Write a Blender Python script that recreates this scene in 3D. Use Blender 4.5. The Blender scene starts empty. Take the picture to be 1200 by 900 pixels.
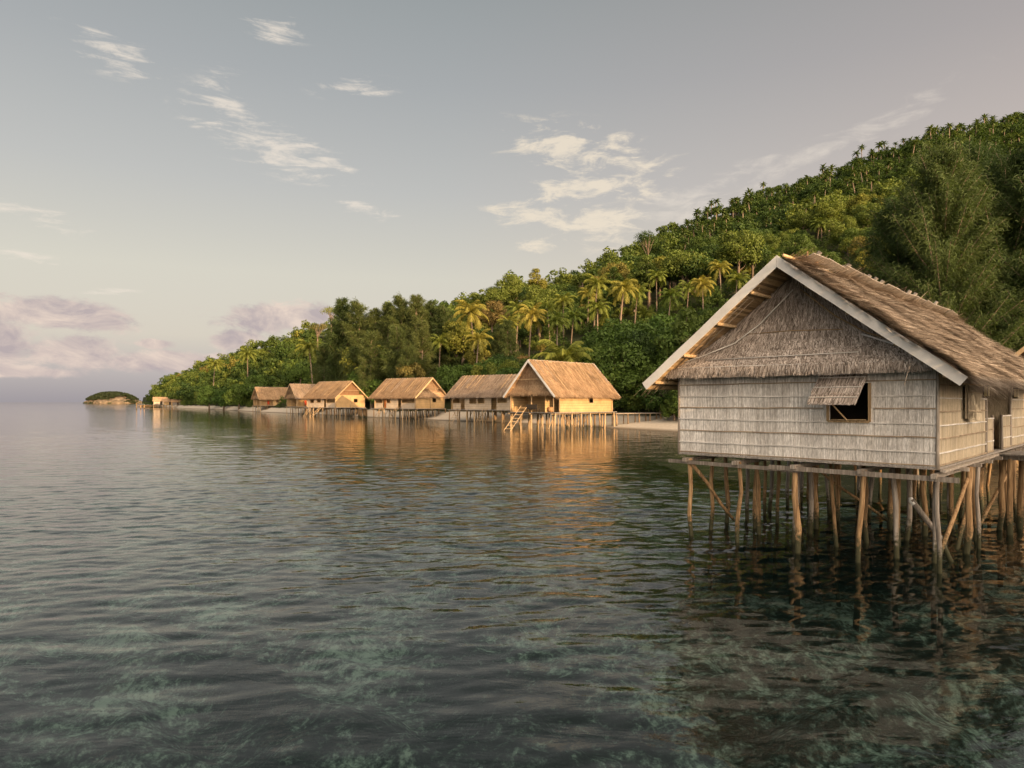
import bpy, math, random
import numpy as np
from mathutils import Vector
random.seed(7); rng = np.random.default_rng(7)
S = bpy.context.scene
COL = S.collection
F, CX, HY, CH = 780.0, 600.0, 471.0, 3.4      # focal length in photo pixels, centre column, horizon row, eye height
R = math.radians

# ------------------------------------------------------------------ materials
def new_mat(name):
    m = bpy.data.materials.new(name); m.use_nodes = True
    nt = m.node_tree; nt.nodes.clear()
    out = nt.nodes.new('ShaderNodeOutputMaterial')
    return m, nt, out
def N(nt, typ, ins=None, **kw):
    n = nt.nodes.new(typ)
    for k, v in kw.items(): setattr(n, k, v)
    for k, v in (ins or {}).items():
        if isinstance(v, bpy.types.NodeSocket): nt.links.new(v, n.inputs[k])
        else: n.inputs[k].default_value = v
    return n
def ramp(nt, fac, stops):
    n = nt.nodes.new('ShaderNodeValToRGB'); nt.links.new(fac, n.inputs[0])
    e = n.color_ramp.elements
    while len(e) < len(stops): e.new(0.5)
    for i, (p, c) in enumerate(stops):
        e[i].position = p; e[i].color = (*c, 1)
    return n.outputs[0]
def mixc(nt, f, a, b, mode='MIX'):
    n = nt.nodes.new('ShaderNodeMix'); n.data_type = 'RGBA'; n.blend_type = mode
    for s, v in ((n.inputs[0], f), (n.inputs[6], a), (n.inputs[7], b)):
        if isinstance(v, bpy.types.NodeSocket): nt.links.new(v, s)
        else: s.default_value = v if not isinstance(v, tuple) else (*v, 1)
    return n.outputs[2]
def math_(nt, op, a, b=None, c=None, clamp=False):
    n = nt.nodes.new('ShaderNodeMath'); n.operation = op; n.use_clamp = clamp
    for i, v in enumerate((a, b, c)):
        if v is None: continue
        if isinstance(v, bpy.types.NodeSocket): nt.links.new(v, n.inputs[i])
        else: n.inputs[i].default_value = v
    return n.outputs[0]
def bsdf(nt, out, col, rough=0.85, normal=None, spec=0.2):
    p = N(nt, 'ShaderNodeBsdfPrincipled', {'Roughness': rough, 'Specular IOR Level': spec})
    if isinstance(col, tuple): p.inputs['Base Color'].default_value = (*col, 1)
    else: nt.links.new(col, p.inputs['Base Color'])
    if normal is not None: nt.links.new(normal, p.inputs['Normal'])
    nt.links.new(p.outputs[0], out.inputs[0]); return p
def coords(nt, kind='Object', scale=(1, 1, 1), rot=(0, 0, 0)):
    tc = nt.nodes.new('ShaderNodeTexCoord')
    return N(nt, 'ShaderNodeMapping', {'Vector': tc.outputs[kind], 'Scale': scale, 'Rotation': rot}).outputs[0]
def noise(nt, vec, scale, detail=4, rough=0.55, dist=0.0):
    return N(nt, 'ShaderNodeTexNoise', {'Vector': vec, 'Scale': scale, 'Detail': detail, 'Roughness': rough, 'Distortion': dist}).outputs[0]
def bump(nt, h, dist, strength=1.0):
    return N(nt, 'ShaderNodeBump', {'Height': h, 'Distance': dist, 'Strength': strength}).outputs[0]

def fibre_mat(name, stops, patch=0.35, patch_scale=1.2, streak=(1, 1, 1), rough=0.9, amp=.7):
    """dry plant fibre: every strand has its own tone, weathered patches over it"""
    m, nt, out = new_mat(name)
    g = nt.nodes.new('ShaderNodeNewGeometry')
    c = ramp(nt, g.outputs['Random Per Island'], stops)
    v = coords(nt)
    n1 = noise(nt, v, patch_scale, 5, 0.6)
    n2 = noise(nt, coords(nt, 'Object', streak), 14, 4, 0.6)
    k = math_(nt, 'MULTIPLY_ADD', n1, 1.6 * patch, 1 - 0.8 * patch)
    k2 = math_(nt, 'MULTIPLY_ADD', n2, amp, 1-amp/2)
    c = mixc(nt, 1.0, c, N(nt, 'ShaderNodeCombineColor', {0: k, 1: k, 2: k}).outputs[0], 'MULTIPLY')
    c = mixc(nt, 1.0, c, N(nt, 'ShaderNodeCombineColor', {0: k2, 1: k2, 2: k2}).outputs[0], 'MULTIPLY')
    bsdf(nt, out, c, rough, bump(nt, n2, 0.01, 0.5))
    return m
M = {}
M['thatch'] = fibre_mat('roof thatch', [(0, (.06, .048, .038)), (.3, (.175, .14, .11)), (.6, (.32, .265, .215)), (.85, (.46, .395, .33)), (1, (.70, .63, .54))], .8, .9)
M['gable_thatch'] = fibre_mat('gable thatch', [(0, (.13, .105, .085)), (.4, (.33, .28, .24)), (.75, (.50, .435, .385)), (1, (.74, .67, .61))], .6, 1.3)
M['far_thatch'] = fibre_mat('dry golden thatch', [(0, (.21, .13, .075)), (.5, (.35, .225, .13)), (1, (.50, .36, .225))], .9, .55)
M['bamboo'] = fibre_mat('weathered woven bamboo', [(0, (.46, .435, .40)), (.2, (.60, .575, .54)), (.7, (.68, .66, .63)), (1, (.80, .785, .76))], .85, .8, (4, 4, .7), .75, 1.9)
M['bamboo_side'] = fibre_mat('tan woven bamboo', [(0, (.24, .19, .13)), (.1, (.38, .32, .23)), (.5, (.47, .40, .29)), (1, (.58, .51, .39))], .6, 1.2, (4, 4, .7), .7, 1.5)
M['batten_pale'] = fibre_mat('pale bamboo batten', [(0, (.55, .53, .50)), (1, (.78, .76, .73))], .4, 3)
M['batten_brown'] = fibre_mat('brown bamboo batten', [(0, (.27, .21, .15)), (1, (.42, .34, .25))], .4, 3)
M['soffit'] = fibre_mat('bamboo soffit', [(0, (.20, .14, .08)), (1, (.52, .37, .21))], .4, 2)

def wood_mat(name, a, b, c, algae=False, zs=0.6):
    m, nt, out = new_mat(name)
    v = coords(nt, 'Object', (9, 9, zs))
    n = noise(nt, v, 2.5, 6, 0.65, 0.4)
    col = ramp(nt, n, [(.28, a), (.5, b), (.74, c)])
    oi = nt.nodes.new('ShaderNodeObjectInfo')
    k = math_(nt, 'MULTIPLY_ADD', oi.outputs['Random'], 0.6, 0.65)
    col = mixc(nt, 1.0, col, N(nt, 'ShaderNodeCombineColor', {0: k, 1: k, 2: k}).outputs[0], 'MULTIPLY')
    if algae:
        g = nt.nodes.new('ShaderNodeNewGeometry')
        z = N(nt, 'ShaderNodeSeparateXYZ', {0: g.outputs['Position']}).outputs[2]
        nz = noise(nt, coords(nt, 'Object', (3, 3, 3)), 5, 4, .6)
        zz = math_(nt, 'MULTIPLY_ADD', nz, -1.1, z)
        zz = math_(nt, 'ADD', zz, .18)
        f = N(nt, 'ShaderNodeMapRange', {'Value': zz, 'From Min': -.10, 'From Max': 0.22, 'To Min': 1, 'To Max': 0}).outputs[0]
        col = mixc(nt, f, col, (.055, .055, .03))
    bsdf(nt, out, col, .8, bump(nt, n, 0.02, 0.6))
    return m
M['pole'] = wood_mat('stilt wood', (.07, .045, .028), (.34, .215, .11), (.52, .37, .21), True)
M['pole_grey'] = wood_mat('weathered grey wood', (.13, .11, .09), (.30, .26, .22), (.48, .44, .39), True)
M['plank'] = wood_mat('grey plank', (.12, .11, .10), (.25, .23, .21), (.38, .355, .33), False, 4)
M['stick'] = wood_mat('golden bamboo pole', (.25, .16, .08), (.46, .33, .19), (.60, .46, .30))

def fascia_mat():
    m, nt, out = new_mat('pale painted fascia')
    n = noise(nt, coords(nt, 'Object', (2, 2, 2)), 3, 6, .65)
    n2 = noise(nt, coords(nt, 'Object', (14, 14, 14)), 6, 4, .6)
    c = ramp(nt, n, [(.25, (.60, .595, .58)), (.5, (.68, .675, .66)), (.75, (.73, .725, .71))])
    c = mixc(nt, math_(nt, 'MULTIPLY', math_(nt, 'GREATER_THAN', n2, .66), .35), c, (.30, .27, .23))
    bsdf(nt, out, c, .6, bump(nt, n2, .004, .4)); return m
M['fascia'] = fascia_mat()

def far_wall_mat(name, a, b):
    m, nt, out = new_mat(name)
    v = coords(nt, 'Object')
    sx = N(nt, 'ShaderNodeSeparateXYZ', {0: v})
    zf = math_(nt, 'FRACT', math_(nt, 'MULTIPLY', sx.outputs[2], 3.1))
    line = math_(nt, 'LESS_THAN', zf, .17)
    n = noise(nt, coords(nt, 'Object', (8, 8, .8)), 2, 4, .7)
    n1 = noise(nt, v, .8, 4)
    c = mixc(nt, N(nt, 'ShaderNodeMapRange', {'Value': n, 'From Min': .3, 'From Max': .7}).outputs[0], a, b)
    k = math_(nt, 'MULTIPLY_ADD', n1, .8, .6)
    c = mixc(nt, 1.0, c, N(nt, 'ShaderNodeCombineColor', {0: k, 1: k, 2: k}).outputs[0], 'MULTIPLY')
    c = mixc(nt, math_(nt, 'MULTIPLY', line, .5), c, (.17, .11, .06))
    bsdf(nt, out, c, .75, bump(nt, zf, .03, .5)); return m
M['far_thatch_grey'] = fibre_mat('dull brown thatch', [(0, (.17, .12, .085)), (.5, (.30, .22, .16)), (1, (.46, .37, .29))], .9, .5)
M['far_wall'] = far_wall_mat('yellow woven bamboo wall', (.42, .27, .125), (.58, .41, .215))
M['far_wall_pale'] = far_wall_mat('pale woven bamboo wall', (.50, .40, .29), (.64, .54, .42))

def leaf_mat(name, stops, attr=False, var=.55, trans=.3):
    m, nt, out = new_mat(name)
    if attr:
        f = N(nt, 'ShaderNodeAttribute', attribute_name='hue').outputs['Fac']
    else:
        f = nt.nodes.new('ShaderNodeObjectInfo').outputs['Random']
    c = ramp(nt, f, stops)
    g = nt.nodes.new('ShaderNodeNewGeometry')
    k = math_(nt, 'MULTIPLY_ADD', g.outputs['Random Per Island'], var * 1.3, 1 - var * .6)
    c = mixc(nt, 1.0, c, N(nt, 'ShaderNodeCombineColor', {0: k, 1: k, 2: math_(nt, 'MULTIPLY', k, .9)}).outputs[0], 'MULTIPLY')
    d = N(nt, 'ShaderNodeBsdfPrincipled', {'Roughness': .6, 'Specular IOR Level': .25, 'Base Color': c})
    t = N(nt, 'ShaderNodeBsdfTranslucent', {'Color': mixc(nt, 1.0, c, (1.1, 1.15, .6), 'MULTIPLY')})
    mx = N(nt, 'ShaderNodeMixShader', {0: trans, 1: d.outputs[0], 2: t.outputs[0]})
    nt.links.new(mx.outputs[0], out.inputs[0]); return m
GREENS = [(0, (.04, .075, .02)), (.25, (.068, .112, .025)), (.5, (.108, .148, .032)), (.75, (.155, .19, .038)), (.9, (.22, .215, .045)), (1, (.17, .12, .055))]
M['leaf'] = leaf_mat('broad leaves', GREENS)
M['leaf_far'] = leaf_mat('forest leaves', GREENS, True)
M['leaf_bright'] = leaf_mat('shore bush leaves', [(0, (.055, .11, .025)), (1, (.115, .17, .035))])
M['needles'] = leaf_mat('casuarina needles', [(0, (.045, .08, .028)), (1, (.08, .115, .04))], False, .6)
M['leaf_islet'] = leaf_mat('islet foliage', [(0, (.022, .035, .016)), (1, (.045, .06, .025))], True)
M['needles_light'] = leaf_mat('light casuarina needles', [(0, (.06, .09, .03)), (1, (.11, .135, .045))], False, .6)
M['frond'] = leaf_mat('palm fronds', [(0, (.12, .17, .035)), (.6, (.20, .22, .045)), (1, (.30, .26, .06))], False, .5)
M['frond_far'] = leaf_mat('hill palm fronds', [(0, (.06, .10, .03)), (1, (.12, .155, .045))], False, .5)
M['bark'] = wood_mat('bark', (.12, .085, .06), (.22, .165, .12), (.34, .28, .22))
M['bark_red'] = wood_mat('reddish bark', (.14, .07, .035), (.30, .17, .09), (.44, .28, .16))

def ground_mat():
    m, nt, out = new_mat('sand and forest floor')
    g = nt.nodes.new('ShaderNodeNewGeometry')
    z = N(nt, 'ShaderNodeSeparateXYZ', {0: g.outputs['Position']}).outputs[2]
    v = coords(nt)
    n = noise(nt, v, .25, 6, .6); n2 = noise(nt, v, 3, 5, .6)
    zz = math_(nt, 'MULTIPLY_ADD', n, 1.2, z)
    f = N(nt, 'ShaderNodeMapRange', {'Value': zz, 'From Min': 1.95, 'From Max': 2.2}).outputs[0]
    sand = ramp(nt, n2, [(.3, (.50, .44, .36)), (.7, (.64, .58, .49))])
    wet = N(nt, 'ShaderNodeMapRange', {'Value': z, 'From Min': .05, 'From Max': .25}).outputs[0]
    sand = mixc(nt, wet, (.20, .165, .12), sand)
    soil = ramp(nt, n2, [(.3, (.02, .03, .01)), (.7, (.05, .055, .02))])
    bsdf(nt, out, mixc(nt, f, sand, soil), .95, bump(nt, n2, .15, .4)); return m
M['ground'] = ground_mat()
def rock_mat():
    m, nt, out = new_mat('limestone cliff')
    n = noise(nt, coords(nt, 'Object', (1, 1, 2.2)), .12, 8, .65)
    bsdf(nt, out, ramp(nt, n, [(.40, (.08, .07, .05)), (.52, (.17, .13, .09)), (.7, (.34, .26, .18))]), .9, bump(nt, n, 3)); return m
M['rock'] = rock_mat()
def plain(name, c, r=.8):
    m, nt, out = new_mat(name)
    n = noise(nt, coords(nt), 4, 4)
    k = math_(nt, 'MULTIPLY_ADD', n, .6, .7)
    bsdf(nt, out, mixc(nt, 1., c, N(nt, 'ShaderNodeCombineColor', {0: k, 1: k, 2: k}).outputs[0], 'MULTIPLY'), r); return m
M['dark'] = plain('dark brown and window shade', (.05, .04, .03))  # dark brown parts; behind the front window it stands for shade
M['red'] = plain('red cloth', (.45, .07, .03)); M['orange'] = plain('orange cloth', (.55, .18, .05)); M['navy'] = plain('dark cloth', (.04, .04, .06))
M['white'] = plain('white paint', (.75, .74, .72)); M['lamp'] = plain('frosted yellow lamp panel', (.55, .48, .28), .4)
M['terracotta'] = plain('straw basket', (.42, .24, .12))

def water_mat():
    m, nt, out = new_mat('sea water')
    g = nt.nodes.new('ShaderNodeNewGeometry')
    mp = N(nt, 'ShaderNodeMapping', {'Vector': g.outputs['Position'], 'Scale': (.42, 1.0, 1.0), 'Rotation': (0, 0, R(8))}).outputs[0]
    n1 = noise(nt, mp, 1.7, 5, .55, .6)
    mp2 = N(nt, 'ShaderNodeMapping', {'Vector': g.outputs['Position'], 'Scale': (.5, 1.0, 1.0), 'Rotation': (0, 0, R(-14))}).outputs[0]
    n2 = noise(nt, mp2, 3.6, 3, .5, .3)
    calm = noise(nt, N(nt, 'ShaderNodeMapping', {'Vector': g.outputs['Position'], 'Scale': (.6, 1, 1)}).outputs[0], .035, 3)
    calm = N(nt, 'ShaderNodeMapRange', {'Value': calm, 'From Min': .35, 'From Max': .65, 'To Min': .55, 'To Max': 1.15}).outputs[0]
    h = math_(nt, 'MULTIPLY_ADD', n2, .16, n1)
    nrm = N(nt, 'ShaderNodeBump', {'Height': h, 'Distance': .028, 'Strength': calm}).outputs[0]
    fr = N(nt, 'ShaderNodeFresnel', {'IOR': 1.40, 'Normal': nrm}).outputs[0]
    gl = N(nt, 'ShaderNodeBsdfGlossy', {'Roughness': .035, 'Normal': nrm, 'Color': (1.0, .98, .95, 1)})
    tr = N(nt, 'ShaderNodeBsdfTransparent', {'Color': (.76, .88, .85, 1)})
    df = N(nt, 'ShaderNodeBsdfDiffuse', {'Color': (.014, .036, .033, 1)})
    body = N(nt, 'ShaderNodeMixShader', {0: .12, 1: tr.outputs[0], 2: df.outputs[0]})
    mx = N(nt, 'ShaderNodeMixShader', {0: fr, 1: body.outputs[0], 2: gl.outputs[0]})
    nt.links.new(mx.outputs[0], out.inputs[0]); return m
M['water'] = water_mat()
def seabed_mat():
    m, nt, out = new_mat('coral and sea grass bed')
    v = coords(nt, 'Object')
    n = noise(nt, v, .5, 3, .5, 0)
    n2 = noise(nt, v, 3.8, 8, .75, .1)
    vo = N(nt, 'ShaderNodeTexVoronoi', {'Vector': N(nt, 'ShaderNodeVectorMath', {0: v, 1: N(nt, 'ShaderNodeTexNoise', {'Vector': v, 'Scale': 3.0, 'Detail': 4.0}).outputs[0]}, operation='ADD').outputs[0], 'Scale': 5.5, 'Randomness': 1.0}).outputs['Distance']
    n3 = noise(nt, v, 15, 6, .75, 0)
    f = math_(nt, 'ADD', math_(nt, 'MULTIPLY', n, .36), math_(nt, 'ADD', math_(nt, 'MULTIPLY', n2, .44), math_(nt, 'MULTIPLY', n3, .20)))
    f = math_(nt, 'MULTIPLY_ADD', vo, -.10, math_(nt, 'ADD', f, .045))
    c = ramp(nt, f, [(.42, (.008, .010, .009)), (.48, (.030, .040, .036)), (.525, (.15, .20, .18)), (.585, (.52, .64, .58))])
    bsdf(nt, out, c, .95, bump(nt, f, .25, .6)); return m
M['seabed'] = seabed_mat()

# ------------------------------------------------------------------ mesh helpers
def tag(o, label=None, cat=None, group=None, kind=None):
    for k, v in (('label', label), ('category', cat), ('group', group), ('kind', kind)):
        if v: o[k] = v
    return o
def link(name, me, parent=None):
    o = bpy.data.objects.new(name, me); COL.objects.link(o)
    if parent is not None: o.parent = parent
    return o
def empty(name, loc, rz=0.0, rot=None):
    o = link(name, None); o.location = loc; o.rotation_euler = rot or (0, 0, rz); o.empty_display_size = .3
    return o
def copy_tree(o, parent=None):
    c = o.copy(); COL.objects.link(c)
    if parent is not None: c.parent = parent
    for ch in list(o.children): copy_tree(ch, c)
    return c
def mesh_np(name, V, Q, mats, smooth=False, mi=None, attr=None):
    """V (n,3) verts, Q (m,4) quads or (m,3) tris"""
    V = np.asarray(V, np.float32); Q = np.asarray(Q, np.int32)
    me = bpy.data.meshes.new(name)
    me.vertices.add(len(V)); me.vertices.foreach_set('co', V.ravel())
    k = Q.shape[1]
    me.loops.add(Q.size); me.loops.foreach_set('vertex_index', Q.ravel())
    me.polygons.add(len(Q)); me.polygons.foreach_set('loop_start', np.arange(0, Q.size, k, dtype=np.int32))
    for m in mats: me.materials.append(m)
    if mi is not None: me.polygons.foreach_set('material_index', np.asarray(mi, np.int32))
    if attr is not None:
        a = me.attributes.new('hue', 'FLOAT', 'POINT'); a.data.foreach_set('value', np.asarray(attr, np.float32))
    me.update(calc_edges=True)
    if smooth: me.polygons.foreach_set('use_smooth', np.ones(len(Q), bool))
    return me
def unit(a): return a / np.maximum(np.linalg.norm(a, axis=-1, keepdims=True), 1e-9)

class MB:
    def __init__(s): s.v = []; s.f = []; s.mi = []; s.arr = []
    def quad(s, a, b, c, d, mi=0):
        i = len(s.v); s.v += [tuple(a), tuple(b), tuple(c), tuple(d)]; s.f.append((i, i+1, i+2, i+3)); s.mi.append(mi)
    def hexa(s, p, mi=0):           # p: 8 corners, bottom ring then top ring
        i = len(s.v); s.v += [tuple(q) for q in p]
        for f in ((3, 2, 1, 0), (4, 5, 6, 7), (0, 1, 5, 4), (1, 2, 6, 5), (2, 3, 7, 6), (3, 0, 4, 7)):
            s.f.append(tuple(i+k for k in f)); s.mi.append(mi)
    def box(s, x0, x1, y0, y1, z0, z1, mi=0):
        s.hexa([(x0, y0, z0), (x1, y0, z0), (x1, y1, z0), (x0, y1, z0), (x0, y0, z1), (x1, y0, z1), (x1, y1, z1), (x0, y1, z1)], mi)
    def beam(s, a, b, w, h, mi=0, up=(0, 0, 1)):
        a, b = Vector(a), Vector(b); d = (b-a).normalized(); sd = d.cross(Vector(up))
        if sd.length < 1e-3: sd = Vector((1, 0, 0))
        sd.normalize(); u = sd.cross(d); sd *= w/2; u *= h/2
        s.hexa([a-sd-u, a+sd-u, b+sd-u, b-sd-u, a-sd+u, a+sd+u, b+sd+u, b-sd+u], mi)
    def tube(s, pts, rad, n=7, mi=0, cap=True):
        pts = [Vector(p) for p in pts]; i0 = len(s.v)
        d0 = (pts[-1]-pts[0]).normalized(); ref = Vector((1, 0, 0)) if abs(d0.x) < .8 else Vector((0, 1, 0))
        for k, p in enumerate(pts):
            d = (pts[min(k+1, len(pts)-1)] - pts[max(k-1, 0)]).normalized()
            a = d.cross(ref).normalized(); b = d.cross(a)
            r = rad[k] if hasattr(rad, '__len__') else rad
            for j in range(n):
                t = 2*math.pi*j/n; s.v.append(tuple(p + a*math.cos(t)*r + b*math.sin(t)*r))
        for k in range(len(pts)-1):
            for j in range(n):
                q = i0+k*n; s.f.append((q+j, q+(j+1) % n, q+n+(j+1) % n, q+n+j)); s.mi.append(mi)
        if cap:
            s.f.append(tuple(i0+j for j in range(n-1, -1, -1))); s.mi.append(mi)
            q = i0+(len(pts)-1)*n; s.f.append(tuple(q+j for j in range(n))); s.mi.append(mi)
    def quads_np(s, A, B, C, D, mi=0):
        i = len(s.v); n = len(A)
        V = np.stack([A, B, C, D], 1).reshape(-1, 3); s.v += [tuple(q) for q in V.tolist()]
        s.f += [(i+4*k, i+4*k+1, i+4*k+2, i+4*k+3) for k in range(n)]; s.mi += [mi]*n
    def build(s, name, mats, parent=None, smooth=False):
        me = bpy.data.meshes.new(name)
        me.from_pydata(s.v, [], s.f)
        for m in (mats if isinstance(mats, (list, tuple)) else [mats]): me.materials.append(m)
        me.polygons.foreach_set('material_index', s.mi)
        if smooth: me.polygons.foreach_set('use_smooth', [True]*len(s.f))
        me.update()
        return link(name, me, parent)

def strands(mb, P, D, Nrm, length, width, mi=0, lift=.03, tip=.35):
    """thin tapered blades: P roots, D directions (unit), Nrm surface normals"""
    n = len(P)
    Wv = unit(np.cross(D, Nrm)); L = length if hasattr(length, '__len__') else np.full(n, length)
    w = width if hasattr(width, '__len__') else np.full(n, width)
    a = P - Wv*w[:, None]/2; b = P + Wv*w[:, None]/2
    T = P + D*L[:, None] + Nrm*(rng.random(n)*lift)[:, None]
    mb.quads_np(a, b, T + Wv*w[:, None]*tip/2, T - Wv*w[:, None]*tip/2, mi)

def wobbly_post(mb, x, y, z0, z1, r, lean=.04, n=7, bend=.03):
    k = 5; pts = []; rad = []
    lx, ly = random.uniform(-lean, lean), random.uniform(-lean, lean)
    for i in range(k+1):
        t = i/k
        pts.append((x + lx*(1-t)*(z1-z0)*.5 + random.uniform(-bend, bend), y + ly*(1-t)*(z1-z0)*.5 + random.uniform(-bend, bend), z0+(z1-z0)*t))
        rad.append(r*random.uniform(.88, 1.12)*(1.05-.15*t))
    mb.tube(pts, rad, n)

def thatch_slope(mb, x0, x1, y_top, z_top, y_bot, z_bot, n, L=.5, W=.02, mi=0, fringe=True, spread=.22, lift=.05, near_bias=0.):
    """strands lying on a roof plane running along x; from the ridge (top) to the eave (bot)"""
    top = np.array([0, y_top, z_top]); bot = np.array([0, y_bot, z_bot]); sl = bot-top; SL = np.linalg.norm(sl); d = sl/SL
    nn = np.array([0, -d[2], d[1]]); nn = nn if nn[2] > 0 else -nn
    und = lambda X, v: .035*np.sin(X*1.9+1)+.03*np.sin(X*4.3+v*5)+.025*np.sin(v*17+X*.8)
    u = rng.random(n); u = u**(1+near_bias)
    X = x0 + (x1-x0)*u
    v = rng.random(n)
    rows = 13
    v = (np.floor(v*rows) + rng.beta(1.2, 3, n))/rows
    P = top[None] + sl[None]*v[:, None]*.99; P[:, 0] = X
    P += nn[None]*(np.clip(und(X, v), -.01, .1)[:, None]+.012 + .07*rng.random(n)[:, None]*(((v*rows) % 1) < .5)[:, None])
    yaw = rng.normal(0, spread, n)
    D = d[None]*np.cos(yaw)[:, None]; D[:, 0] = np.sin(yaw)
    strands(mb, P, D, np.repeat(nn[None], n, 0), L*(.6+.8*rng.random(n)), W*(.6+.9*rng.random(n)), mi, lift)
    if fringe:
        m = int(abs(x1-x0)/.012)
        P = np.repeat(bot[None], m, 0) - d[None]*.25*rng.random(m)[:, None]; P[:, 0] = x0+(x1-x0)*rng.random(m)
        P += nn[None]*rng.uniform(-.10, .05, m)[:, None]
        D = unit(d[None]*1.0 + np.stack([rng.normal(0, .3, m), np.zeros(m), -rng.random(m)*.35], 1))
        clump = .5+.9*(.5+.5*np.sin(P[:, 0]*5.1)*np.sin(P[:, 0]*1.7+1))
        strands(mb, P, D, np.repeat(nn[None], m, 0), (.18+.46*rng.random(m)**2)*clump, .022*(.6+.8*rng.random(m)), mi, .03)

# ------------------------------------------------------------------ terrain
cU = np.array([165, 172, 190, 215, 300, 350, 430, 520, 600, 660, 720, 793, 950, 1100, 1270, 1700, 2600, 4000.])
cY = np.array([640, 590, 440, 354, 228, 190, 147, 120, 106, 95, 85, 75, 67, 62, 57, 50, 42, 36.])
rU = np.array([165, 180, 200, 250, 300, 350, 400, 500, 600, 700, 800, 900, 1000, 1100, 1200, 1400, 2000, 4000.])
rY = np.array([660, 600, 560, 480, 420, 370, 330, 270, 255, 290, 345, 360, 365, 365, 360, 340, 300, 250.])
rP = np.array([466, 458, 440, 421, 401, 386, 372, 356, 331, 307, 266, 226, 194, 162, 138, 90, -20, -250.])   # skyline rows of the tree tops
rT = np.array([3, 6, 9, 9, 10, 10, 11, 11, 10, 8, 6, 5, 4, 3, 3, 3, 3, 3.])
def coastY(u): return np.interp(u, cU, cY)
def ridgeY(u): return np.interp(u, rU, rY)
def ridgeZ(u):
    y = ridgeY(u); return np.maximum(1.5, CH + (HY-np.interp(u, rU, rP))/F*y - np.interp(u, rU, rT))
def wob(x, y):
    return (np.sin(x*.061+1.3)*np.cos(y*.053+.4)+.6*np.sin(x*.13+y*.11)+.4*np.sin(x*.27-y*.21+2))
def ground_z(X, Y):
    """height of the land at a world point"""
    X = np.asarray(X, float); Y = np.maximum(np.asarray(Y, float), 1.0)
    u = CX + F*X/Y
    yc, yr = coastY(u), ridgeY(u); v = (Y-yc)/(yr-yc); d = Y-yc
    beach = np.where(d < 0, np.maximum(d*.06, -2.2), 1.25*(1-np.exp(-np.maximum(d, 0)/11)))
    g = np.clip((v-.05)/.95, 0, 1)**1.12
    back = np.clip(v-1, 0, 3)
    z = beach + ridgeZ(u)*g - np.clip(ridgeZ(u), 0, 200)*.55*back**1.3 + wob(X, Y)*np.clip(v*4, 0, 1)*np.clip((v-.06)*2, 0, 1)*1.6
    return np.where(v > 2.2, np.maximum(z, -3), z)
def uv_of(X, Y):
    u = CX + F*X/Y; return u, (Y-coastY(u))/(ridgeY(u)-coastY(u))
def build_terrain():
    us = np.concatenate([np.arange(100, 166, 13), np.linspace(168, 1300, 230), np.linspace(1320, 4000, 60)])
    vs = np.concatenate([np.linspace(-.10, .12, 24), np.linspace(.14, 1.1, 60), np.linspace(1.2, 2.4, 14)])
    V = []
    for u in us:
        yc, yr = coastY(u), ridgeY(u); yy = yc+vs*(yr-yc)
        if u < 166: yy = np.linspace(600, 900, len(vs))
        X = (u-CX)/F*yy; z = ground_z(X, yy) if u >= 166 else np.full(len(vs), -4.0)
        V.append(np.stack([X, yy, z], 1))
    V = np.concatenate(V); n = len(vs); m = len(us)
    i = np.arange(m-1)[:, None]*n + np.arange(n-1)[None]
    Q = np.stack([i, i+n, i+n+1, i+1], -1).reshape(-1, 4)
    tag(link('ground', mesh_np('ground', V, Q, [M['ground']], True)), kind='structure')
build_terrain()

# seabed
def build_seabed():
    ys = np.concatenate([[-400, -60], np.arange(-4, 20, .16), np.geomspace(20, 9000, 60)])
    rs = np.concatenate([[-60, -8, -3], np.linspace(-1.3, 1.3, 260), [3, 8, 60]])
    V = np.zeros((len(ys), len(rs), 3))
    for i, y in enumerate(ys):
        w = max(y, 0)+6
        V[i, :, 0] = rs*w; V[i, :, 1] = y
    X, Y = V[..., 0], V[..., 1]
    z = -1.0 - .035*np.clip(Y, 0, 40) - .02*np.clip(-X, 0, 30) - np.clip(Y-40, 0, 200)*.02
    amp = np.clip(1.2-Y/30, 0, 1)
    for k in range(26):
        a = random.uniform(0, 6.28); L = random.uniform(.45, 4); p = random.uniform(0, 6.28)
        z = z + .032*L**.6*amp*np.sin((X*math.cos(a)+Y*math.sin(a))*6.28/L + p + 1.2*np.sin(X*.7+k))
    V[..., 2] = np.minimum(z, -.35)
    n = len(rs); i = np.arange(len(ys)-1)[:, None]*n+np.arange(n-1)[None]
    Q = np.stack([i, i+1, i+n+1, i+n], -1).reshape(-1, 4)
    tag(link('seabed', mesh_np('seabed', V.reshape(-1, 3), Q, [M['seabed']], True)), kind='structure')
build_seabed()

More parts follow.
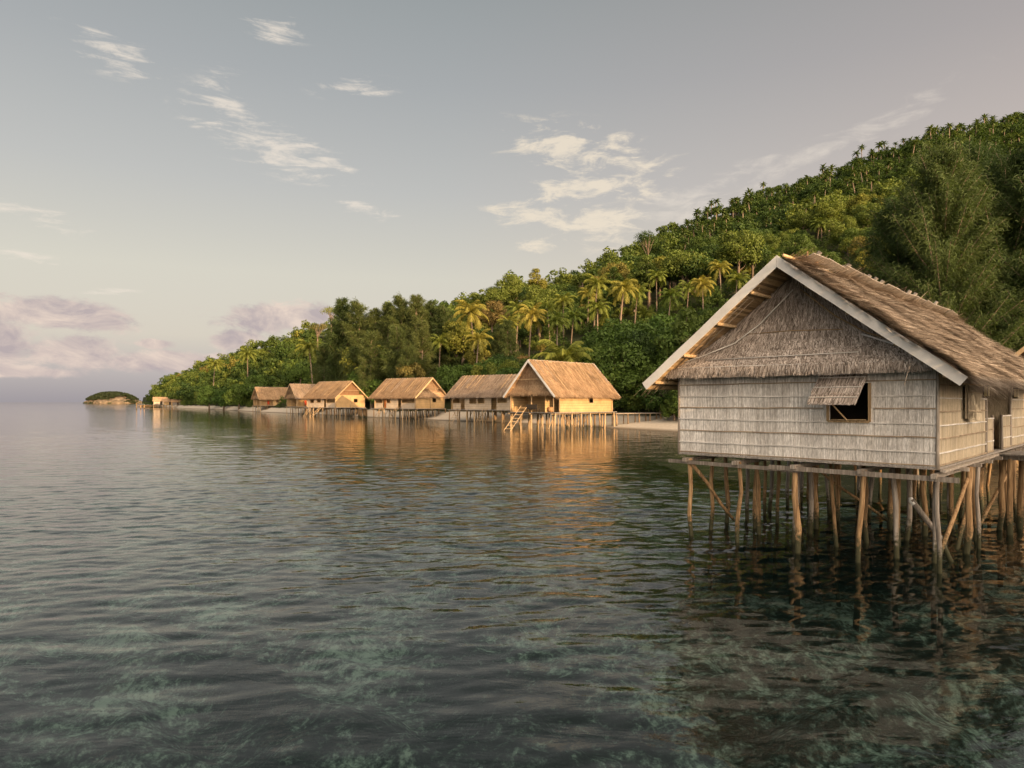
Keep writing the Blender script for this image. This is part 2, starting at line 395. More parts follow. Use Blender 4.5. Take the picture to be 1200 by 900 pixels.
def build_water():
    ys = [-7.0]
    while ys[-1] < 90:
        y = max(ys[-1], 0); ys.append(ys[-1]+max(.05, (y+1)**2/8000))
    ys = np.array([-9000., -300] + ys + list(np.geomspace(95, 12000, 50)))
    rs = np.concatenate([[-40, -10, -4, -2, -1.3], np.linspace(-.95, .95, 980), [1.3, 2, 4, 10, 40]])
    w = np.where(ys < -8, np.abs(ys)*.5+1, ys+8); w = np.maximum(w, 1)
    X = rs[None]*w[:, None]; Y = np.repeat(ys[:, None], len(rs), 1)
    sy = np.gradient(ys)[:, None]; sx = .002*w[:, None]
    Z = np.zeros_like(X)
    rr = np.random.default_rng(3)
    for k in range(80):
        L = .30*(4/.30)**rr.random(); th = rr.normal(math.pi/2+.12, .42)
        if k % 6 == 0: th = rr.random()*3.14
        kx, ky = math.cos(th)*6.283/L, math.sin(th)*6.283/L
        A = .0025*L**.58*(1 if L < 1.3 else .5)
        lim = np.clip(L/(3.2*np.maximum(np.abs(math.sin(th))*sy, np.abs(math.cos(th))*sx)+1e-6)-.6, 0, 1)
        ph = kx*X+ky*Y+rr.random()*6.28 + .9*np.sin(X*.21+k)*np.sin(Y*.17+k*2)
        Z += A*lim*(np.sin(ph)+.2*np.sin(2*ph+1))
    patch = .75+.35*np.sin(X*.07+1)*np.sin(Y*.09+X*.03)
    Z *= patch*(.42+.58*np.clip((Y-7)/16, 0, 1))
    Z[:2] = 0; Z[:, :5] = 0; Z[:, -5:] = 0
    V = np.stack([X, Y, Z], -1).reshape(-1, 3); n = len(rs)
    i = np.arange(len(ys)-1)[:, None]*n+np.arange(n-1)[None]
    Q = np.stack([i, i+1, i+n+1, i+n], -1).reshape(-1, 4)
    tag(link('water', mesh_np('water', V, Q, [M['water']], True)), kind='structure')
build_water()

# ------------------------------------------------------------------ the near hut
def bamboo_wall(x0, y0, x1, y1, z0, z1, holes=(), outward=1, strip=.019, course=.27, name='wall', mat='bamboo', parent=None, thick=.05, side=None):
    """woven wall from (x0,y0) to (x1,y1); holes = [(s0,s1,za,zb)] along the wall"""
    mb = MB(); L = math.hypot(x1-x0, y1-y0); ax = np.array([(x1-x0)/L, (y1-y0)/L, 0.]); nr = np.array([ax[1], -ax[0], 0.])*outward
    o = np.array([x0, y0, 0.])
    def cells():
        xs = sorted({0, L} | {h[0] for h in holes} | {h[1] for h in holes}); zs = sorted({z0, z1} | {h[2] for h in holes} | {h[3] for h in holes})
        for a, b in zip(xs, xs[1:]):
            for c, d in zip(zs, zs[1:]):
                mx, mz = (a+b)/2, (c+d)/2
                if not any(h[0] < mx < h[1] and h[2] < mz < h[3] for h in holes): yield a, b, c, d
    for a, b, c, d in cells():          # backing mat
        p = [o+ax*s-nr*t for s, t in ((a, thick), (b, thick), (b, 0), (a, 0))]
        mb.hexa([(*q[:2], c) for q in p]+[(*q[:2], d) for q in p], 0)
    inhole = lambda s, z: any(h[0]-.01 < s < h[1]+.01 and h[2]-.03 < z < h[3]+.03 for h in holes)
    A, B, C, D = [], [], [], []
    nz = max(1, round((z1-z0)/course)); ch = (z1-z0)/nz
    for iz in range(nz):
        za, zb = z0+iz*ch, z0+(iz+1)*ch; s = 0.0
        while s < L-.01:
            w = strip*random.uniform(.6, 1.5); w = min(w, L-s)
            ms = s+w/2
            tall = iz % 2 == 0 and iz+1 < nz
            if iz % 2 == 1: pass
            segs = [(za-.02, zb+(ch if tall else 0)+.015)] if not (iz % 2 == 1) else []
            for h in holes:
                if h[0] < ms < h[1]:
                    ns = []
                    for (p, q) in segs:
                        if h[3] <= p or h[2] >= q: ns.append((p, q)); continue
                        if h[2] > p+.02: ns.append((p, h[2]))
                        if h[3] < q-.02: ns.append((h[3], q))
                    segs = ns
            for p, q in segs:
                t = random.uniform(-.004, .004); off = .006+random.random()*.0012; o2 = off
                if q-p > .1: p += random.uniform(-.012, .012)
                A.append(o+ax*(s+t)+nr*off+[0, 0, p]); B.append(o+ax*(s+w*.94)+nr*o2+[0, 0, p])
                C.append(o+ax*(s+w*.94+t)+nr*(o2+.002)+[0, 0, q]); D.append(o+ax*s+nr*(off+.002)+[0, 0, q])
            s += w
    mb.quads_np(*[np.array(q) for q in (A, B, C, D)], 0)
    for iz in range(nz+1):
        z = z0+iz*ch + (.03 if iz == 0 else 0); s = 0.
        mi = 1 if iz % 2 == 1 else 2
        while s < L:
            l = min(random.uniform(1.2, 2.6), L-s)
            z += random.uniform(-.008, .008)
            step = .1; q = s
            while q < s+l-1e-4:
                e = min(q+step*3, s+l)
                if not inhole((q+e)/2, z):
                    mb.beam(o+ax*q+nr*.026+[0, 0, z+.003*math.sin(q*5)], o+ax*e+nr*.028+[0, 0, z+.003*math.sin(e*5)], .02, .026, mi)
                q = e
            s += l
    return mb.build(name, [M[mat], M['batten_pale'], M['batten_brown']], parent)

def near_hut():
    A = (8.39, 13.17); W = 5.71; LT = 15.6; ZF, ZW = 2.10, 4.02
    root = empty('stilt_hut', (A[0], A[1], 0), math.atan2(.71, .704))
    tag(root, 'large grey bamboo hut on stilts with a propped window flap and white gable boards', 'stilt hut', 'thatched huts on stilts')
    rz, ez, e, hw = 6.55, 3.86, .75, 3.42; yc = W/2
    sl = (rz-ez)/hw
    # walls
    bamboo_wall(0, W, 0, 0, ZF, ZW+.1, holes=[(W-2.02, W-1.22, 3.0, 3.80)], parent=root, outward=1)
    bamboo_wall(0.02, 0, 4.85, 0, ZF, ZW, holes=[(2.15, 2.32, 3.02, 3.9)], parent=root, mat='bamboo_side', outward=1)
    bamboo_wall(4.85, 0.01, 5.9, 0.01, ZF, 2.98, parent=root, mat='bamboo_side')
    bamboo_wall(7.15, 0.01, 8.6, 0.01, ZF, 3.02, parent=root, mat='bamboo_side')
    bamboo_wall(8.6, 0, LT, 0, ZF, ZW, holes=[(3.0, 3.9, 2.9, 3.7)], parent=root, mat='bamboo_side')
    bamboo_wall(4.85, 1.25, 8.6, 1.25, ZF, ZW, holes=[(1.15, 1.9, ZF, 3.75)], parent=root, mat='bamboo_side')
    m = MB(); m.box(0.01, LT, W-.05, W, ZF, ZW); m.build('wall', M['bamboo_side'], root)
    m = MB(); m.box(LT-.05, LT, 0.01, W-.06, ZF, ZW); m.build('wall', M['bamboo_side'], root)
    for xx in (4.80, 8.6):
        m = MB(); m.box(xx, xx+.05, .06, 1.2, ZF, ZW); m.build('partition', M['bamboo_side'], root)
    m = MB(); m.box(1.6, 1.64, .06, W-.06, ZF, ZW); m.build('partition', M['dark'], root)  # unseen dark panel added so the front window looks shaded inside
    # corner posts and porch posts
    for (x, y, z1) in ((.0, -.03, 4.05), (-.01, W+.02, 4.05), (5.92, .02, 3.05), (7.1, -.01, 3.05), (4.9, -.01, 4.0), (8.55, 0, 4.0)):
        m = MB(); wobbly_post(m, x, y, ZF-.05, z1, .035, 0, 6, .006); m.build('corner_post', M['pole_grey'], root, True)
    # window: flap, prop, frame
    m = MB(); y0, y1 = 1.22, 2.02
    for a, b in (((y0-.02, 2.98), (y1+.02, 2.98)), ((y0-.02, 2.98), (y0-.02, 3.8)), ((y1+.02, 2.98), (y1+.02, 3.8))):
        m.beam((-.03, a[0], a[1]), (-.03, b[0], b[1]), .05, .04, 0, (1, 0, 0))
    fr = m.build('window_frame', M['stick'], root)
    m = MB(); yy = 1.12
    hz, bz, bx = 3.97, 3.36, -.62
    m.hexa([(-.06, 1.22, hz), (-.06, 2.18, hz), (bx, 2.24, bz), (bx, 1.28, bz), (-.06, 1.22, hz+.03), (-.06, 2.18, hz+.03), (bx, 2.24, bz+.03), (bx, 1.28, bz+.03)])
    n = 1500; v = rng.random(n)**.8; v = np.floor(v*3)/3+rng.random(n)*.1
    P = np.stack([-.07+(bx+.05)*v, 1.24+.05*v+.95*rng.random(n), hz+.035+(bz-hz)*v], 1)
    D = unit(np.stack([np.full(n, bx), rng.normal(0, .03, n), np.full(n, bz-hz)], 1)); nn = unit(np.array([[bz-hz, 0, -bx]])); nn = np.repeat(nn*np.sign(nn[:, 2:]), n, 0)
    strands(m, P, D, nn, .30, .018, 0, .02, .8)
    for v in (.15, .5, .85): m.tube([(-.07+(bx)*v, 1.22+.05*v, hz+.05+(bz-hz)*v), (-.07+bx*v, 2.24, hz+.05+(bz-hz)*v)], .012, 5, 1)
    sh = m.build('window_flap', [M['gable_thatch'], M['batten_pale']], root)
    m = MB(); m.tube([(-.05, 1.62, 2.98), (bx+.04, 1.75, bz-.02)], .014, 6); m.build('prop_stick', M['stick'], root)
    m = MB(); m.tube([(-.10, 1.25, 3.02), (-.10, 1.95, 3.01)], .015, 6); m.build('window_sill', M['stick'], root)
    # side shutter hanging open beside a narrow opening
    m = MB(); m.hexa([(2.33, -.05, 3.03), (3.05, -.20, 2.96), (3.05, -.24, 2.96), (2.33, -.09, 3.03), (2.33, -.05, 3.84), (3.05, -.14, 3.78), (3.05, -.18, 3.78), (2.33, -.09, 3.84)])
    n = 260; s = rng.random(n)
    P = np.stack([2.34+s*.7, -.095-.10*s, 3.80-rng.random(n)*.4], 1); nn = np.repeat(np.array([[0, -1., 0]]), n, 0)
    strands(m, P, unit(np.stack([rng.normal(0, .05, n), np.full(n, -.03), -np.ones(n)], 1)), nn, .42, .03, 0, .02, .8)
    for z in (3.2, 3.62): m.tube([(2.32, -.12, z), (3.06, -.24, z-.03)], .014, 5, 1)
    m.build('side_shutter', [M['bamboo_side'], M['batten_brown']], root)
    for x, nme in ((4.55, 'w'), (8.9, 'w')):
        m = MB(); m.box(x-.09, x+.09, -.12, -.03, 3.50, 3.82); b = m.build('wall_lamp', M['dark'], root)
        m = MB(); m.box(x-.06, x+.06, -.135, -.121, 3.54, 3.78); m.box(x-.105, x-.092, -.11, -.05, 3.54, 3.78); m.build('lamp_panel', M['lamp'], b)
    # roof: slab, then thatch
    m = MB(); x0, x1 = -e+.02, LT+.9; t = .11
    for sg in (-1, 1):
        yb = yc+sg*hw
        m.hexa([(x0, yb, ez-t), (x1, yb, ez-t), (x1, yc, rz-t), (x0, yc, rz-t), (x0, yb, ez), (x1, yb, ez), (x1, yc, rz), (x0, yc, rz)])
    thatch_slope(m, x0+.02, x1, yc, rz, yc-hw, ez, 72000, .46, .024, 0, True, .36, .14, .4)
    thatch_slope(m, x0+.02, x1, yc, rz, yc+hw, ez, 6000, .5, .03, 0, True, .2, .05)
    roof = m.build('roof', [M['thatch']], root)
    # woven soffit under the overhang
    m = MB()
    for sg in (-1, 1):
        yb = yc+sg*hw
        k = 60
        for i in range(k):
            a, b = i/k, (i+.85)/k
            ya, yb_, za, zb = yb+(yc-yb)*a, yb+(yc-yb)*b, ez-t+(rz-ez)*a, ez-t+(rz-ez)*b
            dz = .004+.012*random.random()
            m.hexa([(x0+.02, ya, za-dz-.012), (x0+2, ya, za-dz-.012), (x0+2, yb_, zb-dz-.012), (x0+.02, yb_, zb-dz-.012),
                    (x0+.02, ya, za-dz), (x0+2, ya, za-dz), (x0+2, yb_, zb-dz), (x0+.02, yb_, zb-dz)])
    m.build('soffit', M['soffit'], root)
    for sg in (-1, 1):
        for f in (.08, .32, .58, .82):
            y = yc+sg*hw*(1-f); z = ez+(rz-ez)*f-t-.07
            m = MB(); m.tube([(-e+.04, y, z), (1.2, y, z+.01), (2.6, y, z)], .045, 7); m.build('purlin', M['stick'], root, True)
        for xx in (-e+.30, -e+.55):
            m = MB(); m.tube([(xx, yc+sg*hw*.98, ez-t-.03), (xx, yc+sg*.05, rz-t-.03)], .018, 6); m.build('rafter', M['batten_brown'], root, True)
    # fascia boards
    fw = .20
    for sg in (-1, 1):
        ext = 1.03 if sg < 0 else 1.02
        a = Vector((-e-.03, yc, rz+.07)); b = Vector((-e-.03, yc+sg*hw*ext, rz+.07-(rz-ez)*ext)); dn = (b-a).normalized(); pn = Vector((0, -dn.z, dn.y))
        if pn.z > 0: pn = -pn
        c = b+pn*fw; d = Vector((a.x, a.y, a.z-fw/math.cos(math.atan(sl))))
        m = MB(); T = Vector((.035, 0, 0)); g = Vector((0, sg*.004, 0)); a = a+g; d = d+g
        K = 9; pj = [Vector((0, 0, 0))]+[Vector((random.uniform(-.012, .012), 0, random.uniform(-.011, .011))) for _ in range(K)]
        for q in range(K):
            t0, t1 = q/K, (q+1)/K; j0, j1 = pj[q], pj[q+1]
            A0, A1, D0, D1 = a.lerp(b, t0)+j0, a.lerp(b, t1)+j1, d.lerp(c, t0)+j0*.6, d.lerp(c, t1)+j1*.6
            m.hexa([A0, A1, D1, D0, A0+T, A1+T, D1+T, D0+T])
        m.build('fascia_board', M['fascia'], root)
    m = MB(); m.tube([(-e-.05, .25, ez+.28), (-e-.055, .32, ez+.02), (-e-.05, .36, ez-.14)], .008, 5); m.build('wire', M['plank'], root)
    # gable: a flared thatch curtain
    m = MB(); gx_top, gx_bot = .34, -.48; zt, zb = 6.1, 4.12
    def gpt(y, z):
        f = (zt-z)/(zt-zb); x = gx_top+(gx_bot-gx_top)*max(f, 0)**2.6
        return (x, y, z)
    k = 24
    for i in range(k):
        za, zb_ = zt+.15-(zt+.15-zb)*i/k, zt+.15-(zt+.15-zb)*(i+1)/k
        ha, hb = min((rz-t-za)/sl, hw-.12), min((rz-t-zb_)/sl, hw-.12)
        pa, pb, pc, pd = gpt(yc-ha, za), gpt(yc+ha, za), gpt(yc+hb, zb_), gpt(yc-hb, zb_)
        m.quad(pa, pb, pc, pd)
    n = 26000; z = zb+.1+(zt+.05-zb)*(1-np.sqrt(rng.random(n)))
    rows = 9; z = zb+.02+(zt+.1-zb)*((np.floor((z-zb)/(zt+.1-zb)*rows)+1-rng.beta(1.2, 2.5, n)*.9)/rows)
    hv = np.minimum((rz-t-z)/sl, hw-.15)
    y = yc+hv*(rng.random(n)*2-1)
    f = np.clip((zt-z)/(zt-zb), 0, 1.2); x = gx_top+(gx_bot-gx_top)*f**2.6-.012-.03*rng.random(n)
    P = np.stack([x, y, z], 1)
    side = (y-yc)/np.maximum(hv, .1)
    D = unit(np.stack([-.16*f-.05+rng.normal(0, .03, n), side*.55*np.abs(side)+rng.normal(0, .22, n), -np.ones(n)], 1))
    nn = np.repeat(unit(np.array([[-1., 0, .25]])), n, 0)
    Ls = np.minimum(.30*(.5+.9*rng.random(n)), (z-zb)+.16)
    strands(m, P, D, nn, Ls, .021*(.6+.9*rng.random(n)), 0, .08)
    nf = 3000; y = yc+(hw-.15)*(rng.random(nf)*2-1)*.985
    P = np.stack([np.full(nf, gx_bot)-.04*rng.random(nf)+.03, y, zb+.10*rng.random(nf)+.02], 1)
    D = unit(np.stack([rng.normal(-.05, .1, nf), rng.normal(0, .2, nf), -np.ones(nf)], 1))
    cl = .6+.5*(.5+.5*np.sin(y*6)*np.sin(y*2.3))
    strands(m, P, D, np.repeat(nn[:1], nf, 0), (.08+.14*rng.random(nf))*cl, .018, 0, .02)
    m.build('gable_thatch', M['gable_thatch'], root)
    # thin poles tying the gable thatch down
    def gp(y, z, off=.05): q = gpt(y, z); return (q[0]-off, q[1], q[2])
    def pole(pts, r, mat):
        m = MB(); m.tube(pts, r, 6); m.build('tie_pole', mat, root, True)
    pole([gp(yc+.05, 6.0, .09), gp(yc+.8, 5.25, .1), gp(yc+1.35, 4.82, .1), gp(yc+2.2, 4.5, .09), gp(yc+3.1, 4.27)], .016, M['batten_pale'])
    pole([gp(yc-.1, 6.0, .09), gp(yc-.9, 5.3, .1), gp(yc-1.6, 4.86, .1), gp(yc-2.3, 4.6, .09)], .015, M['soffit'])
    pole([gp(yc-1.5, 4.84, .1), gp(yc-2.2, 4.56, .1), gp(yc-2.9, 4.28, .09)], .02, M['batten_pale'])
    pole([gp(yc+3.1, 4.24), gp(yc+1, 4.24, .06), gp(yc-1, 4.22, .06), gp(yc-3.0, 4.20)], .011, M['batten_pale'])
    pole([gp(yc+2.0, 4.43), gp(yc+.4, 4.44, .06), gp(yc-1.5, 4.45, .06)], .010, M['batten_pale'])
    pole([gp(yc+1.1, 5.03), gp(yc+.1, 5.04, .06), gp(yc-1.1, 4.98, .06)], .010, M['soffit'])
    # dark mat filling between gable thatch and roof
    m = MB()
    for i in range(70):
        y = yc+(i-34.5)/35*hw*.97; zz = rz-t-abs(y-yc)*sl-.03
        if zz > 4.0:
            m.quad((.40+random.uniform(0, .03), y-.045, 4.2), (.40+random.uniform(0, .03), y+.035, 4.2), (.40, y+.035, zz), (.40, y-.045, zz))
    m.build('gable_wall', M['bamboo_side'], root)
    # ridge: cap of loose thatch, planks and crossed sticks
    m = MB(); n = 11000; X = x0+.25+(x1-x0-.3)*rng.random(n); sgn = np.where(rng.random(n) < .7, -1., 1.)
    P = np.stack([X, yc+rng.normal(0, .05, n), rz+.02+.13*rng.random(n)**1.5+.05*np.sin(X*2.1)+.04*np.sin(X*5.3)], 1)
    D = unit(np.stack([rng.normal(0, .5, n), sgn, -.6+rng.normal(0, .45, n)], 1))
    strands(m, P, D, np.repeat(np.array([[0, 0, 1.]]), n, 0), .2+.35*rng.random(n), .025, 0, .08)
    cap = m.build('ridge_thatch', M['thatch'], root)
    m = MB()
    for i in range(13):
        xx = 1.3+i*1.12+random.uniform(-.2, .2)
        m.beam((xx-.75, yc-.12-random.uniform(0, .08), rz+.17+random.uniform(0, .12)), (xx+.75, yc-.10, rz+.20+random.uniform(0, .10)), .24, .025, 0, (0, .5, 1))
    m.build('ridge_plank', M['plank'], root)
    for i, xx in enumerate([1.6, 3.3, 3.7, 5.4, 6.0, 6.6, 9.5, 10.2, 13]):
        m = MB(); m.tube([(xx-.1, yc+.38, rz-.05), (xx+.02, yc-.06, rz+.42+.12*random.random()), ], .06, 6)
        m.build('ridge_peg', M['plank'], root, False)
    for k in range(7):
        m = MB(); xx = .65+k*.13+random.uniform(-.03, .03); m.tube([(xx, yc-.05, rz), (xx+random.uniform(-.05, .05), yc-.02+random.uniform(-.05, .05), rz+.18+.16*random.random()), (xx+random.uniform(-.08, .08), yc, rz+.27+.2*random.random())], [.035, .04, .012], 5)
        m.build('ridge_husk', M['bark_red'], root, True)
    m = MB(); m.tube([(-.7, yc-.12, rz+.07), (.6, yc-.07, rz+.11), (2.0, yc-.1, rz+.10)], .035, 6); m.build('ridge_pole', M['stick'], root, True)
    # floor, beams
    m = MB(); m.box(-.03, LT, -.05, W+.03, ZF-.045, ZF-.005); m.build('floor', M['plank'], root)
    for y in np.arange(0, 5.8, 1.36):       # long bearers along the hut
        m = MB(); m.beam((-.26, y+random.uniform(-.04, .04), ZF-.16), (LT+.1, y, ZF-.16), .10, .09); m.build('bearer', M['pole_grey'], root)
    for x in np.arange(1.26, LT, 1.28):
        m = MB(); m.beam((x, -.32, ZF-.105), (x, W+.2, ZF-.11), .09, .08); m.build('joist', M['pole_grey'], root)
    m = MB(); m.beam((-.17, -.42, ZF-.21), (-.15, 3.3, ZF-.20), .045, .10); m.build('edge_beam', M['pole_grey'], root)
    m = MB(); m.beam((-.10, 2.6, ZF-.245), (-.12, W+.25, ZF-.22), .045, .09); m.build('edge_beam', M['pole_grey'], root)
    m = MB(); m.beam((-.05, -.13, ZF-.06), (6.0, -.13, ZF-.06), .09, .05); m.build('sill_beam', M['pole_grey'], root)
    # stilts
    rows = np.arange(0, LT, 1.12)
    for ix, x in enumerate(rows):
        nyy = 5 if ix == 0 else 6
        for iy in range(nyy):
            if ix > 3 and random.random() < .15: continue
            y = iy*1.36 if ix == 0 else iy*1.1+random.uniform(-.2, .2); xx = x if ix == 0 else x+random.uniform(-.3, .3)
            r = random.uniform(.045, .072)*(1.0 if ix == 0 else 1)
            m = MB(); wobbly_post(m, xx, y, -1.6, ZF-.14, r, .11 if ix else .05, 9, .045)
            m.build('stilt', M['pole_grey'] if (ix == 0 and iy == 0) or (ix > 0 and random.random() < .25) else M['pole'], root, True)
    for a, b, r in (((-.05, 5.35, 1.85), (1.0, 4.7, .35), .045), ((.5, .3, -.5), (2.6, -.1, 1.8), .045),
                    ((2.2, .2, -.4), (6.2, .3, 1.75), .05), ((4, .4, -.4), (8, -.1, 1.5), .045),
                    ((5, 2, 0), (3, 3.5, 1.7), .04)):
        m = MB(); p = [tuple(a[i]+(b[i]-a[i])*t+random.uniform(-.03, .03) for i in range(3)) for t in (0, .35, .7, 1)]
        m.tube(p, [r*1.1, r, r*.95, r*.85], 8); m.build('brace', M['pole'], root, True)
    # leaning log with a bleached, white painted end
    p0, p1 = Vector((1.3, .75, 1.25)), Vector((1.5, -.15, -.5))
    m = MB(); m.tube([p0, (p0+p1)/2+Vector((0, -.06, .12)), p1], [.06, .055, .05], 8); lg = m.build('leaning_log', M['pole_grey'], root, True)
    m = MB(); m.tube([p0+Vector((0, .02, .05)), p0+Vector((0, -.0, -.02)), p0+Vector((0, -.06, -.1))], [.04, .06, .055], 8); m.build('white_end', M['white'], lg, True)
    return root
near = near_hut()

def jetty(name, label, a, b, width, z, group=None, mat='plank', nplank=None, posts=True, pr=.07):
    ax, ay = a; bx, by = b; L = math.hypot(bx-ax, by-ay)
    root = empty(name, (ax, ay, 0), math.atan2(by-ay, bx-ax)); tag(root, label, 'jetty', group)
    m = MB(); n = nplank or int(L/.16); s = L/n
    for i in range(n):
        m.box(i*s+.008, (i+1)*s-.004, -width/2+random.uniform(-.03, .03), width/2+random.uniform(-.03, .03), z-.035, z+random.uniform(-.004, .006))
    m.build('deck', M[mat], root)
    for y in (-width*.38, width*.38):
        m = MB(); m.beam((0, y, z-.10), (L, y, z-.10), .09, .11); m.build('beam', M['pole_grey'], root)
    if posts:
        k = max(2, int(L/1.7)+1)
        for i in range(k):
            for y in (-width*.38, width*.38):
                m = MB(); wobbly_post(m, .2+(L-.4)*i/(k-1), y, -1.0, z-.13, pr*random.uniform(.85, 1.15), .05, 7, .02); m.build('post', M['pole'], root, True)
    return root
# jetty that meets the near hut's porch (local t 5.7..)
def nl(t, s): return (8.39+.704*t-.71*s, 13.17+.71*t+.704*s)
jetty('jetty', 'grey plank jetty on thick posts meeting the porch of the nearest hut', nl(6.45, -.22), nl(5.7, -9), 1.6, 2.07, pr=.075)

# ------------------------------------------------------------------ huts further along the shore
def far_hut(origin, d, L, W, label, start_gable=True, long_wall=None, holes=(), gable_hole=None, porch=None, ladders=(), eave=4.25, rz=8.15, ZF=2.15,
            pale=False, gable_mat=None, seed=0, free_ladder=None, thatch='far_thatch', posts_open=(), nst=(8, 4), z_post=-1.2, silver=False, cloths=True, fullgable=False, group='thatched huts on stilts', roof_n=9000, name='stilt_hut', ZT=None, skirt=True):
    rs = random.Random(seed)
    root = empty(name, (origin[0], origin[1], 0), math.atan2(d[1], d[0])); tag(root, label, 'stilt hut', group)
    inn = .7; yc = W/2; sl = (rz-eave)/yc; ZT = ZT or eave+.25; th = .14
    wl = M['far_wall_pale'] if pale else M['far_wall']
    # roof
    m = MB()
    for sg in (-1, 1):
        yb = yc+sg*yc
        m.hexa([(0, yb, eave-th), (L, yb, eave-th), (L, yc, rz-th), (0, yc, rz-th), (0, yb, eave), (L, yb, eave), (L, yc, rz), (0, yc, rz)])
    thatch_slope(m, 0.02, L-.02, yc, rz, 0, eave, roof_n, .6, .055, 0, True, .12, .07)
    m.build('roof', M[thatch], root)
    k = int(L/.62)
    for i in range(k):                       # tie poles on the slope that faces the water
        x = (i+.5)*L/k+rs.uniform(-.12, .12); a = rs.uniform(-.05, .25); f = rs.uniform(.35, .95)
        m = MB(); m.tube([(x, yc+.18, rz-.05), (x, yc-.05, rz+.14), (min(x+a*f, L), yc*(1-f), rz+.12-(rz-eave)*f)], .032, 5); m.build('roof_pole', M['stick'] if rs.random() < .7 else M['pole_grey'], root)
    m = MB(); m.beam((0, yc, rz+.03), (L, yc, rz+.03), .22, .10); m.build('ridge_cap', M['thatch'], root)
    # fascia boards on both gables, gable thatch
    for gx, sgx in ((0, -1), (L, 1)):
        vis = (gx == 0) == start_gable
        for sg in (-1, 1):
            a = Vector((gx+sgx*.02, yc+sg*.004, rz+.10)); b = Vector((gx+sgx*.02, yc+sg*(yc+.12), eave+.10-sl*.12)); dn = (b-a).normalized(); pn = Vector((0, -dn.z, dn.y))
            if pn.z > 0: pn = -pn
            c = b+pn*.24; dd = Vector((a.x, a.y, a.z-.24/math.cos(math.atan(sl)))); T = Vector((sgx*.05, 0, 0))
            m = MB(); m.hexa([a, b, c, dd, a+T, b+T, c+T, dd+T]); m.build('fascia_board', M['fascia'] if silver else M['stick'], root)
        gi = gx-sgx*(.75 if not fullgable else .3); zt = rz-th
        m = MB()
        y0, y1 = .55, W-.55; z0 = eave+.55*sl-.25
        for j in range(14):
            za = z0+(zt-.25-z0)*j/14; zb = z0+(zt-.25-z0)*(j+1)/14
            ha, hb = min((zt-za)/sl, yc-.5), min((zt-zb)/sl, yc-.5)
            fa, fb = sgx*.45*max(0, 1-j/6)**1.4, sgx*.45*max(0, 1-(j+1)/6)**1.4
            if not skirt: fa = fb = 0
            m.hexa([(gi+fa, yc-ha, za), (gi+fa, yc+ha, za), (gi+fa-sgx*.05, yc+ha, za), (gi+fa-sgx*.05, yc-ha, za), (gi+fb, yc-hb, zb), (gi+fb, yc+hb, zb), (gi+fb-sgx*.05, yc+hb, zb), (gi+fb-sgx*.05, yc-hb, zb)])
        if vis and skirt:
            n = 2500; z = z0+(zt-z0)*(1-np.sqrt(rng.random(n)))*.95; hv = np.minimum((zt-z)/sl, yc-.5)*.98; y = yc+hv*(rng.random(n)*2-1)
            j = (z-z0)/(zt-.25-z0)*14; fx = .45*np.clip(1-j/6, 0, 1)**1.4
            P = np.stack([gi+sgx*(fx+.02), y, z], 1); D = unit(np.stack([np.full(n, sgx*.1), rng.normal(0, .15, n), -np.ones(n)], 1))
            strands(m, P, D, np.repeat(np.array([[sgx*1., 0, .1]]), n, 0), .4, .05, 0, .05)
        m.build('gable_thatch', gable_mat or M['far_thatch'], root)
        for f in (.3, .62):
            for sg in (-1, 1):
                m = MB(); m.tube([(gx, yc+sg*yc*(1-f), eave+(rz-eave)*f-th-.08), (gx-sgx*1.5, yc+sg*yc*(1-f), eave+(rz-eave)*f-th-.08)], .05, 6); m.build('purlin', M['stick'], root)
        m = MB(); f = .5; z = eave+(rz-eave)*f-.15
        m.tube([(gx-sgx*.1, yc-yc*(1-f), z), (gx-sgx*.1, yc+yc*(1-f), z)], .04, 6); m.build('collar_tie', M['stick'], root)
    # walls
    p0, p1 = (porch or (inn, inn)) if False else (inn, L-inn)
    wa, wb = long_wall or (inn, L-inn)
    def wallbox(m, axis, a, b, c, z0, z1, holes, t=.07):
        xs = sorted({a, b} | {min(max(q, a), b) for h in holes for q in h[:2]}); zs = sorted({z0, z1} | {q for h in holes for q in h[2:4] if z0 < q < z1})
        for q, r_ in zip(xs, xs[1:]):
            for s_, u in zip(zs, zs[1:]):
                if any(h[0] < (q+r_)/2 < h[1] and h[2] < (s_+u)/2 < h[3] for h in holes): continue
                if axis == 'x': m.box(q, r_, c, c+t, s_, u)
                else: m.box(c, c+t, q, r_, s_, u)
    m = MB(); wallbox(m, 'x', wa, wb, inn, ZF, ZT, holes); m.build('wall', wl, root)
    m = MB(); wallbox(m, 'x', inn, L-inn, W-inn-.07, ZF, ZT, []); m.build('wall', M['far_wall'], root)
    ga = gable_hole or []
    gx0 = inn if start_gable is False else (porch if porch else inn)
    gx1 = L-inn-.07
    m = MB(); wallbox(m, 'y', inn+.07, W-inn-.07, gx0, ZF, ZT+.5 if not porch else ZT, ga if start_gable else []); m.build('wall', M['far_wall'], root)
    m = MB(); wallbox(m, 'y', inn+.07, W-inn-.07, gx1, ZF, ZT+.5, ga if not start_gable else []); m.build('wall', M['far_wall'], root)
    # an inner partition so that you do not look straight through
    m = MB(); m.box(inn+.3, L-inn-.3, inn+1.7, inn+1.75, ZF, ZT); m.build('partition', M['far_wall'], root)
    for h in holes:
        if h[2] > ZF+.2 and h[3]-h[2] < 1.3:
            m = MB()
            for q in ((h[0], h[2], h[0], h[3]), (h[1], h[2], h[1], h[3]), (h[0], h[2], h[1], h[2])):
                m.beam((q[0], inn-.02, q[1]), (q[2], inn-.02, q[3]), .08, .08, 0, (0, 1, 0))
            m.build('window_frame', M['stick'], root)
